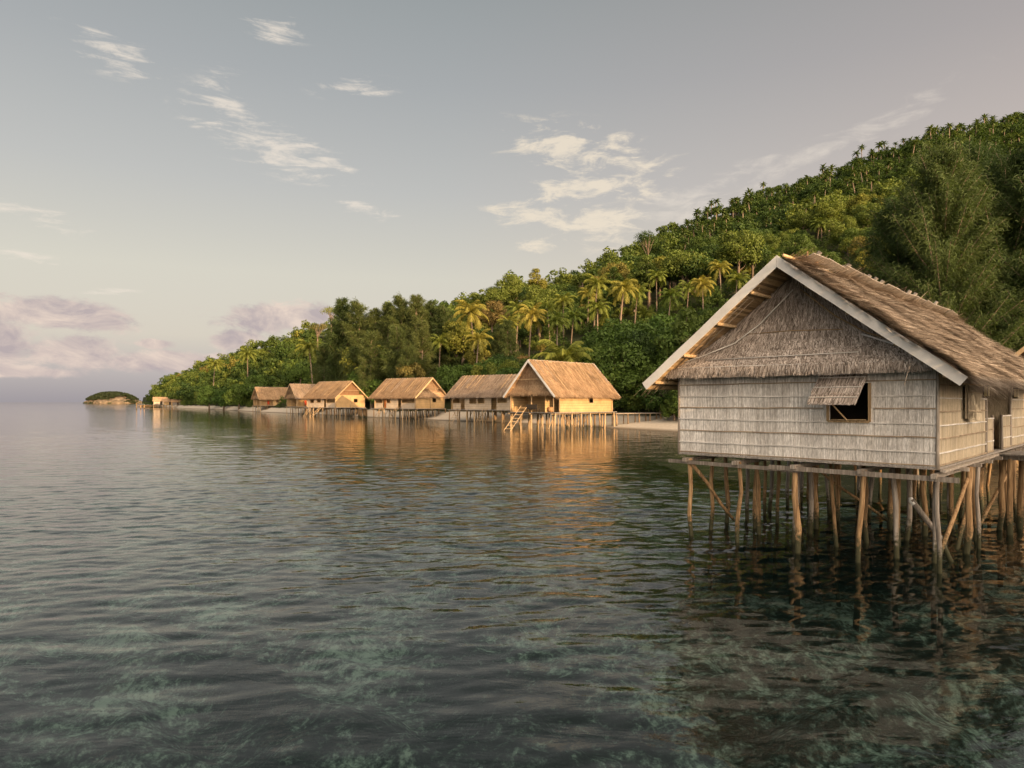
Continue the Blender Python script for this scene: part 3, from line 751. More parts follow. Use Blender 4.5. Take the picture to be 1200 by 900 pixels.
    for x in [wa, wb] + list(posts_open):
        m = MB(); wobbly_post(m, x, inn-.06, ZF, ZT+.02, .075, 0, 6, .01); m.build('corner_post', M['stick'], root, True)
    for y in (inn, yc, W-inn):
        m = MB(); wobbly_post(m, inn-.12 if start_gable else L-inn+.1, y, ZF, ZT+.02, .075, 0, 6, .01); m.build('corner_post', M['stick'], root, True)
    # floor and stilts
    m = MB(); m.box(.25, L-.25, inn-.45, W-inn+.1, ZF-.10, ZF-.002); m.build('floor', M['plank'], root)
    for y in (inn, yc, W-inn):
        m = MB(); m.beam((.2, y, ZF-.18), (L-.2, y, ZF-.18), .14, .14); m.build('bearer', M['stick'], root)
    nx, ny = nst
    for i in range(nx):
        for j in range(ny):
            x = inn-.1+(L-2*inn+.2)*i/(nx-1)+rs.uniform(-.15, .15); y = inn-.2+(W-2*inn+.3)*j/(ny-1)+rs.uniform(-.15, .15)
            m = MB(); wobbly_post(m, x, y, z_post, ZF-.12, rs.uniform(.08, .125), .05, 6, .025); m.build('stilt', M['stick'] if rs.random() < .75 else M['pole'], root, True)
    for i in range(max(2, nx//2)):
        x = inn+rs.random()*(L-3*inn); j = rs.random()*3
        m = MB(); m.tube([(x, inn+j, .1), (x+rs.uniform(.8, 1.5)*rs.choice((-1, 1)), inn+j, ZF-.2)], .05, 6); m.build('brace', M['stick'], root)
    for lad in list(ladders)+([free_ladder] if free_ladder else []):
        m = MB()
        if len(lad) == 3: x, dx, dy = lad; top = Vector((x, inn-.5, ZF+.35)); bot = Vector((x+dx, inn-.5-dy, -.3)); sd = Vector((.3, .1, 0))
        else: top = Vector((lad[0], lad[1], ZF+.8)); bot = Vector((lad[2], lad[3], -.3)); sd = Vector((-.28, .28, 0))
        for s_ in (-1, 1): m.tube([top+sd*s_, bot+sd*s_], .035, 5)
        for i in range(7):
            c = top.lerp(bot, (i+.7)/8); m.tube([c-sd*1.15, c+sd*1.15], .026, 5)
        m.build('ladder', M['stick'], root)
    return root

F4 = 2.15
h6 = far_hut((5.0, 78.0), (.705, .709), 12.9, 8.55, 'largest sunlit golden hut of the far row, with white gable boards and an open veranda', True, long_wall=(1.6, 12.15),
        holes=[(7.3, 8.2, 3.25, 4.2)], porch=3.7, gable_hole=[(1.4, 2.6, F4, 4.1)], free_ladder=(.1, 5.0, -4.2, 4.0), eave=4.1, rz=8.5, silver=True, seed=1, nst=(8, 5), roof_n=16000)
h5 = far_hut((-11.3, 112.0), (.8, -.6), 14.2, 9.2, 'pale walled hut with dull brown thatch, partly hidden behind the largest far hut', False,
        long_wall=(1.2, 13.5), holes=[(2.9, 3.8, F4, 4.1), (1.2, 2.9, 3.2, 4.3), (4.9, 6.3, 3.15, 4.1), (6.6, 8.0, 3.15, 4.1), (9.4, 10.5, F4, 4.2), (10.7, 12.6, 3.25, 4.3)],
        ladders=[(3.2, -.9, 1.6), (8.8, -1.0, 1.4)], eave=4.25, rz=7.85, pale=True, thatch='far_thatch_grey', seed=2, roof_n=11000)
h4 = far_hut((-28.1, 130.7), (.8, -.6), 12.8, 9.2, 'golden hut with hipped gable thatch and two ladders, fourth hut from the headland', False,
        long_wall=(1.0, 12.1), holes=[(3.2, 4.2, F4, 4.2), (1.0, 3.2, 3.2, 4.3), (4.2, 5.4, 3.2, 4.0), (7.4, 8.3, F4, 4.2), (8.4, 11.9, 3.2, 4.3)], gable_hole=[(5.3, 6.3, 3.35, 4.2)],
        ladders=[(3.9, -1.2, 1.5), (8.2, -2.2, 1.5)], eave=4.2, rz=8.0, pale=True, seed=3, roof_n=9000)
h3 = far_hut((-49.6, 157.3), (.8, -.6), 12.1, 9.8, 'golden hut with a brown triangular gable over a yellow window wall, third from the headland', False,
        long_wall=(1.0, 11.4), holes=[(2.2, 3.6, 3.2, 4.2), (4.6, 6.2, 3.25, 4.2), (7.2, 8.0, F4, 4.2), (8.1, 11.2, 3.2, 4.3)], gable_hole=[(6.0, 7.1, 3.3, 4.1)],
        ladders=[(7.2, -2.4, 1.5), (3.2, -1.3, 1.2)], eave=4.25, rz=8.2, pale=True, seed=4, roof_n=8000, skirt=False, gable_mat=M['bark_red'])
h2 = far_hut((-57.9, 178.0), (.8, .6), 10, 9.4, 'small open veranda hut half hidden behind the third golden hut', True, long_wall=(4.6, 9.3), holes=[(5.2, 6.2, 3.1, 4.1)], porch=4.6,
        gable_hole=[(3, 4, F4, 4)], posts_open=[.8, 2.6], eave=4.35, rz=8.3, thatch='far_thatch_grey', seed=5, nst=(7, 4), roof_n=6000)
h1 = far_hut((-85.6, 225.0), (.8, .6), 13.2, 9.1, 'hut with an open corner veranda standing over the sand, farthest left of the hut row', True, long_wall=(5.0, 12.5), holes=[(6, 7, 3.1, 4.1)], porch=5.0,
        gable_hole=[(2, 3, F4, 4)], posts_open=[.8, 2.8], eave=4.35, rz=8.5, seed=6, nst=(6, 4), z_post=-.3, roof_n=6000)
hb = far_hut((34.0, 38.5), (.704, .71), 9, 6.6, 'grey thatched roof of a hut just showing behind the right end of the nearest hut', True, eave=3.9, rz=6.9, seed=8, roof_n=7000)
# unseen hut added to the right, towards the sun, to shade the nearest hut
shade_hut = far_hut((18.3, -4.0), (.704, .71), 13.6, 6.8, 'unseen hut added right of the viewer to shade the nearest hut', True, eave=3.7, rz=5.9, seed=9, roof_n=300, nst=(5, 3), group=None)

def hang(parent_hut, name, label, cat, lx, ly, z0, w, h, mat):
    mw = parent_hut.matrix_basis if False else None
    a = parent_hut.rotation_euler.z; ox, oy = parent_hut.location.x, parent_hut.location.y
    X = ox+lx*math.cos(a)-ly*math.sin(a); Y = oy+lx*math.sin(a)+ly*math.cos(a)
    n = 8; V = []; Q = []
    mb = MB()
    for i in range(n):
        x0, x1 = -w/2+w*i/n, -w/2+w*(i+1)/n
        y0, y1 = .05*math.sin(i*1.9), .05*math.sin((i+1)*1.9)
        mb.hexa([(x0, y0, 0), (x1, y1, 0), (x1, y1+.02, 0), (x0, y0+.02, 0), (x0, y0*.4, h), (x1, y1*.4, h), (x1, y1*.4+.02, h), (x0, y0*.4+.02, h)])
    o = mb.build(name, mat); o.location = (X, Y, z0); o.rotation_euler = (0, 0, a); tag(o, label, cat); return o
hang(h1, 'hanging_cloth', 'red cloth hanging in the open veranda of the leftmost hut', 'cloth', 3.6, 1.2, 2.5, .7, 1.3, M['red'])
hang(h2, 'hanging_cloth', 'red cloth in the veranda of the small hut beside the third golden hut', 'cloth', 3.2, 1.0, 2.5, .8, 1.3, M['red'])
hang(h2, 'hanging_cloth', 'dark cloth hanging near the doorway of the small half hidden hut', 'cloth', 4.3, .5, 2.4, .6, 1.5, M['navy'])
hang(h4, 'hanging_cloth', 'orange cloth hanging in the doorway of the golden hut with two ladders', 'cloth', 3.7, .95, 2.3, .7, 1.6, M['orange'])
# things on the veranda of the largest far hut
def pxy(px, Y, z): return ((px-CX)/F*Y, Y, z)
m = MB(); m.tube([(0, 0, 0), (0, 0, .25), (0, 0, .5), (0, 0, .62)], [.22, .42, .4, .28], 12); o = m.build('basket', M['terracotta'], None, True); o.location = (4.7, 80.6, 2.15); tag(o, 'round brown straw basket on the veranda of the largest far hut', 'basket')
m = MB()
m.box(-.9, .9, -.3, .3, .36, .44); m.box(-.9, .9, .26, .33, .44, .95)
for x in (-.8, .8):
    for y in (-.24, .24): m.beam((x, y, 0), (x, y, .36), .07, .07)
o = m.build('bench', M['dark']); o.location = (2.6, 81.0, 2.15); o.rotation_euler = (0, 0, R(135)); tag(o, 'dark low bench on the veranda of the largest far hut', 'bench')

jetty('jetty', 'narrow walkway on posts from the largest far hut to the sandy beach', (13.3, 87.5), (22, 92.5), 1.1, 1.95, nplank=30, pr=.09)
jetty('jetty', 'walkway on posts between the third and fourth golden huts', (-34.5, 152.0), (-30.5, 137.5), 1.4, 2.0, nplank=30, pr=.1)
jetty('jetty', 'long rickety jetty reaching out from the distant headland village', (-254, 455), (-222, 420), 3, 1.6, nplank=40, pr=.16)
# driftwood bench on the beach
m = MB(); m.box(-1.2, 1.2, -.2, .2, .40, .48)
for x in (-1, 1): m.box(x-.08, x+.08, -.18, .18, 0, .40)
o = m.build('bench', M['plank']); o.location = (21.5, 90, float(ground_z(21.5, 90))); tag(o, 'plain wooden bench on the sand behind the nearest hut', 'bench')
for px, Y, h, in ((160, 300, 2.9), (165, 320, 1.9), (169, 332, 1.9)):
    m = MB(); wobbly_post(m, 0, 0, -1, h, .22, .03, 7, .05); o = m.build('mooring_post', M['pole'], None, True); o.location = ((px-CX)/F*Y, Y, 0)
    tag(o, {160: 'tall dark mooring post standing alone in the water, furthest left', 165: 'short mooring post in the water, middle of the three', 169: 'short mooring post in the water nearest to the headland jetty'}[px], 'post', 'mooring posts off the headland')
# headland village shacks
def shack(px, Y, L, W, z, eave, rz, label, mat):
    x = (px-CX)/F*Y; root = empty('shack', (x, Y, 0), R(25)); tag(root, label, 'shack', 'village shacks on the headland')
    m = MB(); m.box(0, L, 0, W, z, eave); m.build('wall', mat, root)
    m = MB()
    for sg in (-1, 1):
        yb = W/2+sg*(W/2+.8); m.hexa([(-.6, yb, eave-.2), (L+.6, yb, eave-.2), (L+.6, W/2, rz-.2), (-.6, W/2, rz-.2), (-.6, yb, eave), (L+.6, yb, eave), (L+.6, W/2, rz), (-.6, W/2, rz)])
    m.build('roof', M['far_thatch'], root)
    m = MB(); m.box(L*.4, L*.55, -.06, -.01, z, z+1.9); m.build('door', M['dark'], root)
    for i in range(6):
        for y in (.2, W-.2):
            m = MB(); m.tube([(L*i/5, y, -1), (L*i/5, y, z)], .16, 6); m.build('stilt', M['stick'], root)
shack(180, 425, 9, 6, 1.8, 4.0, 6.6, 'pale thatched shack with a high ridge on the headland shore', M['far_wall_pale'])
shack(192, 405, 7, 5, 1.6, 3.6, 5.4, 'small yellow shack in the middle of the headland village', M['far_wall'])
shack(202, 385, 6, 5, 1.6, 3.4, 5.0, 'low dark roofed shack at the beach end of the headland village', M['plank'])

# ------------------------------------------------------------------ vegetation prototypes
def leaf_quads(P, Nn, size, aspect=.55):
    n = len(P); t = unit(np.cross(Nn, rng.normal(size=(n, 3)))); b = np.cross(Nn, t)
    s = size*(.6+.8*rng.random(n))[:, None]
    A = P - t*s*.5; C = P + t*s*.5; B = P + b*s*aspect*.5 + Nn*s*.08; D = P - b*s*aspect*.5 + Nn*s*.08
    V = np.stack([A, B, C, D], 1).reshape(-1, 3)
    return V, np.arange(len(V)).reshape(-1, 4)
def crown_pts(seed, Rr, H, nb, nl, base=0.35, gap=.0, flat=1.0):
    """leaf points on many sub-clumps spread through the crown's volume"""
    r = np.random.default_rng(seed); cs = []; rad = []
    while len(cs) < nb:
        p = r.uniform(-1, 1, 3); q = np.linalg.norm(p)
        if q > 1 or q < .35 or r.random() < gap: continue
        if p[2] < -.6: continue
        cs.append((p[0]*Rr*.8*r.uniform(.85, 1.15), p[1]*Rr*.8*r.uniform(.85, 1.15), H*(base+(1-base)*(.5+.42*p[2]*flat)))); rad.append(Rr*r.uniform(.20, .36))
    cs = np.array(cs); rad = np.array(rad)
    w = rad**2; idx = r.choice(nb, nl, p=w/w.sum())
    d = unit(r.normal(size=(nl, 3))*[1, 1, .8]+[0, 0, .25])
    P = cs[idx] + d*(rad[idx]*(.6+.5*r.random(nl)))[:, None]*[1, 1, .8]
    Nn = unit(d + r.normal(0, .55, (nl, 3)) + [0, 0, .35])
    return P, Nn, cs, rad
def trunk_mesh(H, r0, cs, seed, mat, nlimb=7, frac=.5):
    rr = random.Random(seed); m = MB(); top = Vector((rr.uniform(-.4, .4), rr.uniform(-.4, .4), H*frac*1.25))
    m.tube([(0, 0, -.6), (rr.uniform(-.15, .15), rr.uniform(-.15, .15), H*frac*.6), top], [r0*1.25, r0*.9, r0*.5], 8)
    for k in range(min(nlimb, len(cs))):
        c = Vector(cs[k]); s = Vector((0, 0, H*frac*rr.uniform(.55, 1.1)))
        m.tube([s, s.lerp(c, .5)+Vector((0, 0, -.3)), c], [r0*.38, r0*.22, r0*.07], 5)
    return m
def make_tree(seed, Rr, H, nb, nl, leaf, mat, name='forest_tree', base=.32, gap=0, flat=1., bark='bark', nlimb=7):
    P, Nn, cs, rad = crown_pts(seed, Rr, H, nb, nl, base, gap, flat)
    V, Q = leaf_quads(P, Nn, leaf)
    root = empty(name, (0, 0, -500))
    tr = trunk_mesh(H, .16+H*.012, cs, seed, M[bark], nlimb, .55).build('trunk', M[bark], root, True)
    cr = link('crown', mesh_np('crown', V, Q, [mat]), root)
    return root
PROTO = []
PROTO.append(make_tree(11, 4.2, 9.5, 26, 5200, .42, M['leaf']))
PROTO.append(make_tree(12, 5.0, 11.5, 34, 6400, .42, M['leaf']))
PROTO.append(make_tree(13, 3.6, 12.0, 26, 5200, .40, M['leaf'], base=.25))
PROTO.append(make_tree(14, 5.6, 10.0, 36, 7000, .45, M['leaf'], flat=.7))
PROTO.append(make_tree(15, 3.3, 8.0, 20, 4200, .38, M['leaf']))
PROTO.append(make_tree(16, 4.6, 13.0, 22, 3600, .45, M['leaf'], base=.45, gap=.3, flat=.8, bark='bark', nlimb=6))
SHORE = [make_tree(21, 4.6, 9.0, 60, 8000, .46, M['leaf_bright'], 'shore_tree', base=.02), make_tree(22, 3.4, 6.5, 44, 5200, .42, M['leaf_bright'], 'shore_tree', base=.0),
         make_tree(23, 5.2, 11.0, 66, 8500, .48, M['leaf_bright'], 'shore_tree', base=.08)]
SNAG = make_tree(31, 5.5, 15, 20, 1500, .45, M['leaf'], 'open_crowned_tree', base=.5, gap=.2, flat=.6, bark='bark', nlimb=14)

def make_casuarina(seed, H, Rr, nbr, per, w, L, name='casuarina_tree', low=.12, mat=None, droopy=False):
    r = np.random.default_rng(seed); rr = random.Random(seed)
    root = empty(name, (0, 0, -500)); m = MB()
    m.tube([(0, 0, -.8), (.2, .1, H*.35), (-.2, 0, H*.7), (.1, 0, H*.97)], [H*.016, H*.012, H*.007, .04], 8)
    A = []; D = []
    for k in range(nbr):
        f = low+(1-low)*((k+rr.random())/nbr); h = H*f; az = rr.uniform(0, 6.283)
        bl = Rr*(1-f)**.55*rr.uniform(.45, 1.05)+.5; up = rr.uniform(.35, .95)*(1.35 if droopy else 1)
        d = np.array([math.cos(az), math.sin(az), up*(.8+.5*f)]); s = np.array([0, 0, h*.93]); e = s+d*bl
        mid = (s+e)/2+[0, 0, -.06*bl]
        m.tube([tuple(s), tuple(mid), tuple(e)], [.05+.012*bl, .04+.005*bl, .015], 5)
        n = int(per*(bl/Rr+.25)); t = r.random(n)**.7
        t = np.floor(t*7)/7+r.random(n)*.10
        P = s[None]+(e-s)[None]*np.clip(.15+t*.9, 0, 1.06)[:, None]+r.normal(0, .22+.05*bl, (n, 3))*[1, 1, .7]
        if droopy:
            cl = r.integers(0, 9, n)/9.; t = cl*.95+r.random(n)*.05; hang_ = r.random(n)**.8*(.9+.5*r.random())
            P = s[None]+(e-s)[None]*(.12+t*.95)[:, None]+r.normal(0, .38, (n, 3)); P[:, 2] -= hang_*.35-.2
        out = unit(d[None]*[.6, .6, .3]+r.normal(0, .5, (n, 3))+[0, 0, -.12]) if droopy else unit(d[None]*[.6, .6, .5]+r.normal(0, .5, (n, 3))+[0, 0, -.25+.5*f])
        A.append(P); D.append(out)
    m.build('trunk', M['bark'], root, True)
    P = np.concatenate(A); Dn = np.concatenate(D); n = len(P)
    Wv = unit(np.cross(Dn, r.normal(size=(n, 3)))); Ls = L*(.5+r.random(n))[:, None]; ww = w*(.6+.8*r.random(n))[:, None]
    mid = P+Dn*Ls*.5; tip = P+Dn*Ls*.85+np.array([0, 0, -1])*Ls*.3
    V = np.stack([P-Wv*ww*.4, P+Wv*ww*.4, mid+Wv*ww*.5, mid-Wv*ww*.5, tip+Wv*ww*.15, tip-Wv*ww*.15], 1).reshape(-1, 3)
    i = np.arange(n)[:, None]*6
    Q = np.concatenate([i+[0, 1, 2, 3], i+[3, 2, 4, 5]])
    link('crown', mesh_np('crown', V, Q, [mat or M['needles']]), root)
    return root
CAS = [make_casuarina(41, 24, 5.2, 95, 230, .085, 1.0, mat=M['needles_light']), make_casuarina(42, 22, 4.6, 85, 230, .085, 1.0, mat=M['needles_light']), make_casuarina(43, 26, 5.6, 100, 230, .085, 1.1, mat=M['needles_light'])]
BIGCAS = make_casuarina(44, 31, 9.0, 210, 950, .05, .5, low=.06, droopy=True)

def frond_arc(r, az, el, L, leaf_n, leaf_l, leaf_w, droop=1.0):
    seg = 9; pts = []; p = np.zeros(3); a = el
    for i in range(seg+1):
        pts.append(p.copy()); st = L/seg
        p = p+np.array([math.cos(az)*math.cos(a), math.sin(az)*math.cos(a), math.sin(a)])*st; a -= droop*(.10+.035*i)
    pts = np.array(pts); side = np.array([-math.sin(az), math.cos(az), 0.])
    t = np.linspace(.10, 1, leaf_n); ii = t*seg; k = np.minimum(ii.astype(int), seg-1); c = pts[k]+(pts[k+1]-pts[k])*(ii-k)[:, None]
    tan = unit(pts[k+1]-pts[k]); VV = []
    for sg in (-1, 1):
        ll = leaf_l*np.sin(np.clip(t*.9+.12, 0, 1)*math.pi)**.6*(.85+.3*r.random(leaf_n))
        d = unit(side[None]*sg*.8+tan*.55+np.array([0, 0, -.35])*(1+r.random((leaf_n, 1))))
        e = c+d*ll[:, None]+np.array([0, 0, -.12])*ll[:, None]; w = tan*leaf_w/2
        VV.append(np.stack([c-w, c+w, e+w*.35, e-w*.35], 1))
    rq = []
    for i in range(seg):
        w = side*.05*(1-i/seg)+side*.012
        rq.append(np.stack([pts[i]-w, pts[i]+w, pts[i+1]+w, pts[i+1]-w])[None])
    return np.concatenate(VV+rq).reshape(-1, 3)
def make_palm(seed, H, lean=(0.8, 0.), nf=24, L=4.3, name='coconut_palm', leaf_n=26, leaf_l=1.0, leaf_w=.13, young=False):
    r = np.random.default_rng(seed); root = empty(name, (0, 0, -500))
    pts = [(lean[0]*(t**1.8-1), lean[1]*(t**1.8-1), H*t-.8*(t == 0)) for t in (0, .2, .4, .6, .8, 1)]
    m = MB()
    if H > 1: m.tube(pts, [.26, .19, .165, .15, .14, .15], 8)
    else: m.tube([(0, 0, -1), (0, 0, H)], [.3, .2], 8)
    # dead hanging sheath and nuts at the top
    for k in range(8):
        a = k*.785; m.tube([(math.cos(a)*.12, math.sin(a)*.12, H-.1), (math.cos(a)*.32, math.sin(a)*.32, H-.35), (math.cos(a)*.3, math.sin(a)*.3, H-.6)], [.05, .13, .08], 5)
    m.build('trunk', M['bark'], root, True)
    V = []
    for k in range(nf):
        az = k*2.399+r.uniform(-.2, .2); q = k/nf
        el = (1.35-1.75*q if not young else 1.35-.95*q)+r.uniform(-.12, .12)
        V.append(frond_arc(r, az, el, L*r.uniform(.85, 1.1), leaf_n, leaf_l, leaf_w, 1.0)+[0, 0, H])
    V = np.concatenate(V); link('crown', mesh_np('crown', V, np.arange(len(V)).reshape(-1, 4), [M['frond']]), root)
    root['H'] = H
    return root
PALM = [make_palm(51, 12.5, (.9, .2)), make_palm(52, 12.5, (-.7, .3), nf=21), make_palm(53, 12.5, (.1, -.3), nf=27, L=4.0)]
for p in PALM: del p['H']
YOUNG = make_palm(55, .9, nf=17, L=6.2, leaf_n=44, leaf_l=1.2, leaf_w=.15, young=True, name='young_palm'); del YOUNG['H']

def make_hill_palm(seed, H):
    r = np.random.default_rng(seed); m = MB(); ln = r.uniform(-1.2, 1.2)
    m.tube([(0, 0, -1), (ln*.3, 0, H*.5), (ln, 0, H)], [.24, .2, .16], 5, 1)
    A = []; B = []; C = []; D = []
    for k in range(19):
        az = k*2.399+r.uniform(-.3, .3); el = 1.3-1.75*k/19+r.uniform(-.15, .15); p = np.array([ln, 0, H]); sd = np.array([-math.sin(az), math.cos(az), 0])
        a = el; L = r.uniform(2.3, 3.1)
        for i in range(3):
            q = p+np.array([math.cos(az)*math.cos(a), math.sin(az)*math.cos(a), math.sin(a)])*L/3; a -= .5
            w0, w1 = (.12, .42, .36)[i], (.42, .36, .05)[i]; dz = np.array([0, 0, .16])
            for s_ in (-1, 1):
                A.append(p); B.append(p+sd*s_*w0-dz*(w0*2)); C.append(q+sd*s_*w1-dz*(w1*2)); D.append(q)
            p = q
    m.quads_np(np.array(A), np.array(B), np.array(C), np.array(D), 0)
    o = m.build('hill_palm', [M['frond_far'], M['bark']]); o.location = (0, 0, -500); return o
HPALM = [make_hill_palm(61, 8.0), make_hill_palm(62, 6.8), make_hill_palm(63, 9.0), make_hill_palm(64, 7.4), make_hill_palm(65, 8.6)]

used = set()
def place(proto, x, y, z, s=1., rz=None, sz=None, label=None, cat=None, group=None):
    if proto.name not in used: o = proto; used.add(proto.name)
    else: o = copy_tree(proto)
    o.location = (x, y, z); o.scale = (s, s, sz or s); o.rotation_euler = (0, 0, random.uniform(0, 6.28) if rz is None else rz)
    tag(o, label, cat, group); return o

# --- coconut palms: (crown px, crown row, base px, distance)
PL = [(608, 363, 610, 168), (623, 370, 631, 150), (660, 354, 667, 166), (641, 362, 646, 175), (700, 334, 702, 172), (700, 362, 703, 150), (731, 339, 727, 150), (747, 344, 753, 162), (769, 325, 774, 178),
      (786, 347, 787, 158), (807, 338, 808, 170), (823, 334, 824, 160), (843, 314, 843, 172), (864, 328, 862, 165), (653, 378, 654, 150), (551, 366, 557, 150), (561, 398, 566, 145), (443, 416, 457, 165),
      (362, 408, 370, 200), (516, 402, 518, 160), (290, 416, 298, 270), (252, 427, 254, 310), (596, 380, 590, 165), (905, 300, 903, 190), (960, 262, 960, 215), (672, 372, 674, 160), (755, 372, 757, 165), (690, 345, 688, 185), (430, 436, 433, 165)]
def palm_label(i, c, b, row):
    spots = {15: 'tall leaning palm rising above the yellow-green trees behind the pale hut', 16: 'short palm with a drooping dead skirt beside the tall leaning palm', 17: 'thin palm leaning left among the dark casuarinas',
             18: 'leaning pale trunked palm on the left hillside above the third golden hut', 19: 'small yellow palm at the right foot of the casuarinas', 20: 'slanting palm on the far left hillside above the leftmost hut',
             21: 'tiny palm highest on the far left hillside', 28: 'low palm behind the casuarinas fringe between two huts'}
    return spots.get(i)
for i, (cx, cy, bx, Y) in enumerate(PL):
    X = (bx-CX)/F*Y; z0 = float(ground_z(X, Y)); zc = CH+(HY-cy)/F*Y
    hgt = max(zc-z0, 3.0); xc = (cx-CX)/F*Y
    pr = PALM[i % 3]; s = hgt/12.5
    o = place(pr, xc, Y, z0, 1.0, (0 if cx > bx else math.pi)+random.uniform(-.3, .3) if abs(cx-bx) > 3 else None)
    s1 = min(max(s*1.15, 1.0), 1.32); o.scale = (s1, s1, s1); o.location.z = zc-12.5*s1
    lb = palm_label(i, cx, bx, cy)
    tag(o, lb or 'coconut palm with arching yellow-green fronds on the slope above the largest far hut', 'palm', 'coconut palms on the slope')
o = place(YOUNG, (662-CX)/F*106, 106, 8.6, 1.1, .4, label='young palm with long upright fronds behind the roof of the largest far hut', cat='palm')

# --- casuarinas
cas_list = [(402, 346, 185, 0), (420, 350, 180, 1), (440, 358, 178, 2), (455, 352, 176, 0), (470, 344, 172, 1), (488, 342, 170, 2), (505, 350, 172, 0), (520, 356, 168, 1), (435, 385, 160, 0), (495, 372, 155, 2), (465, 380, 156, 1), (535, 372, 165, 2), (400, 385, 185, 1), (595, 372, 150, 2), (585, 378, 158, 1), (380, 400, 190, 2), (478, 398, 150, 0), (415, 404, 168, 2)]
for px, row, Y, k in cas_list:
    X = (px-CX)/F*Y; z0 = float(ground_z(X, Y)); top = CH+(HY-row)/F*Y; H = (24, 22, 26)[k]; s = min(max((top-z0)/H, .55), 1.4)
    place(CAS[k], X, Y, top-H*s, s, sz=s, label='feathery dark casuarina in the grove behind the golden huts', cat='casuarina tree', group='casuarinas behind the golden huts')
place(BIGCAS, (1105-CX)/F*66, 66, float(ground_z((1105-CX)/F*66, 66))-.3, .94, 1.0, label='tall feathery casuarina with drooping foliage towering behind the near hut roof', cat='casuarina tree', group='tall casuarinas behind the near hut')
for px, Y, s, row in ((1180, 68, .93, 0), (1055, 74, .84, 0), (1250, 64, 1.0, 0), (1140, 84, 1.05, 0), (1010, 80, .58, 0)):
    X = (px-CX)/F*Y; place(BIGCAS, X, Y, float(ground_z(X, Y))-.3, s, label={1180: 'broad casuarina at the right edge behind the near hut', 1055: 'shorter casuarina left of the tallest one, rising over the near hut ridge', 1250: 'casuarina mostly cut by the right picture edge',
        1140: 'casuarina directly behind the tallest one near the right edge', 1010: 'lowest casuarina at the left end of the dark clump above the near gable'}[px], cat='casuarina tree', group='tall casuarinas behind the near hut')

# --- shore trees: bright green, right behind the beach
for px, Y, k, s in ((712, 104, 0, 1.05), (735, 100, 2, 1.0), (760, 98, 1, 1.15), (775, 93, 1, .95), (790, 88, 1, .55), (745, 110, 2, 1.1), (700, 112, 0, 1.1), (800, 98, 2, 1.05), (830, 100, 0, 1.2), (780, 112, 2, 1.1), (720, 118, 2, 1.1),
                    (685, 118, 0, 1), (530, 138, 0, .9), (600, 125, 1, 1.1), (545, 142, 1, 1.1), (425, 165, 0, 1.1), (437, 160, 1, 1.2), (575, 136, 0, .9), (352, 240, 2, .8), (280, 262, 0, 1.2), (262, 285, 1, 1.4), (345, 262, 0, 1.1), (300, 255, 2, 1.0), (245, 300, 2, 1.1), (405, 178, 1, 1.), (860, 96, 0, 1.2), (890, 92, 2, 1.1), (810, 86, 1, .9)):
    X = (px-CX)/F*Y; place(SHORE[k], X, Y, float(ground_z(X, Y))-.2, s, label='dense bright green tree with low hanging leaves at the edge of the beach', cat='shore tree', group='bright green trees along the beach')
place(SNAG, (759-CX)/F*240, 240, CH+(HY-266)/F*240-16, 1.05, 2., label='open crowned reddish tree standing out on the skyline above the palms', cat='tree')
for px, row, Y in ((388, 352, 230), (372, 372, 250), (580, 330, 240), (400, 350, 215)):
    place(SNAG, (px-CX)/F*Y, Y, CH+(HY-row)/F*Y-12, .75, label={388: 'thin bare looking tree at the upper left end of the casuarina grove', 372: 'small dark wispy tree alone on the left skyline', 580: 'dark gnarled tree on the skyline right of the casuarinas', 400: 'sparse leafed tree just left of the casuarina tops'}[px], cat='tree')

# --- forest: sample the hillside
pts = []
sp = 6.6
for X in np.arange(-330, 560, sp):
    for Y in np.arange(50, 660, sp):
        x = X+random.uniform(-.42, .42)*sp; y = Y+random.uniform(-.42, .42)*sp
        u, v = uv_of(x, y)
        if u < 170 or u > 1500: continue
        d = y-coastY(u)
        if d < 16 or v > 1.12: continue
        if u < 230 and d < 18: pass
        if any(abs(x-hx) < 11 and abs(y-hy) < 11 for hx, hy in ((10, 85), (-5, 112), (-20, 130), (-40, 158), (-55, 185), (-82, 232), (-75, 240), (39, 42))): continue
        palmz = u > 790 and v > .60 and (v > .68 or random.random() < .5)
        hue = min(.97, max(.02, random.random()**1.3*.50+.24+.24*math.sin(x*.045+1)*math.cos(y*.05)-.08+(.25 if random.random() < .08 else 0)))
        if 470 < u < 540 and y < 150: hue = .85
        if 930 < u < 1020 and 190 < y < 300 : hue = min(1, hue*.5+.45)
        pts.append((x, y, u, v, palmz, hue))
inframe = [p for p in pts if p[2] < 1225]
inframe.sort(key=lambda p: p[1])
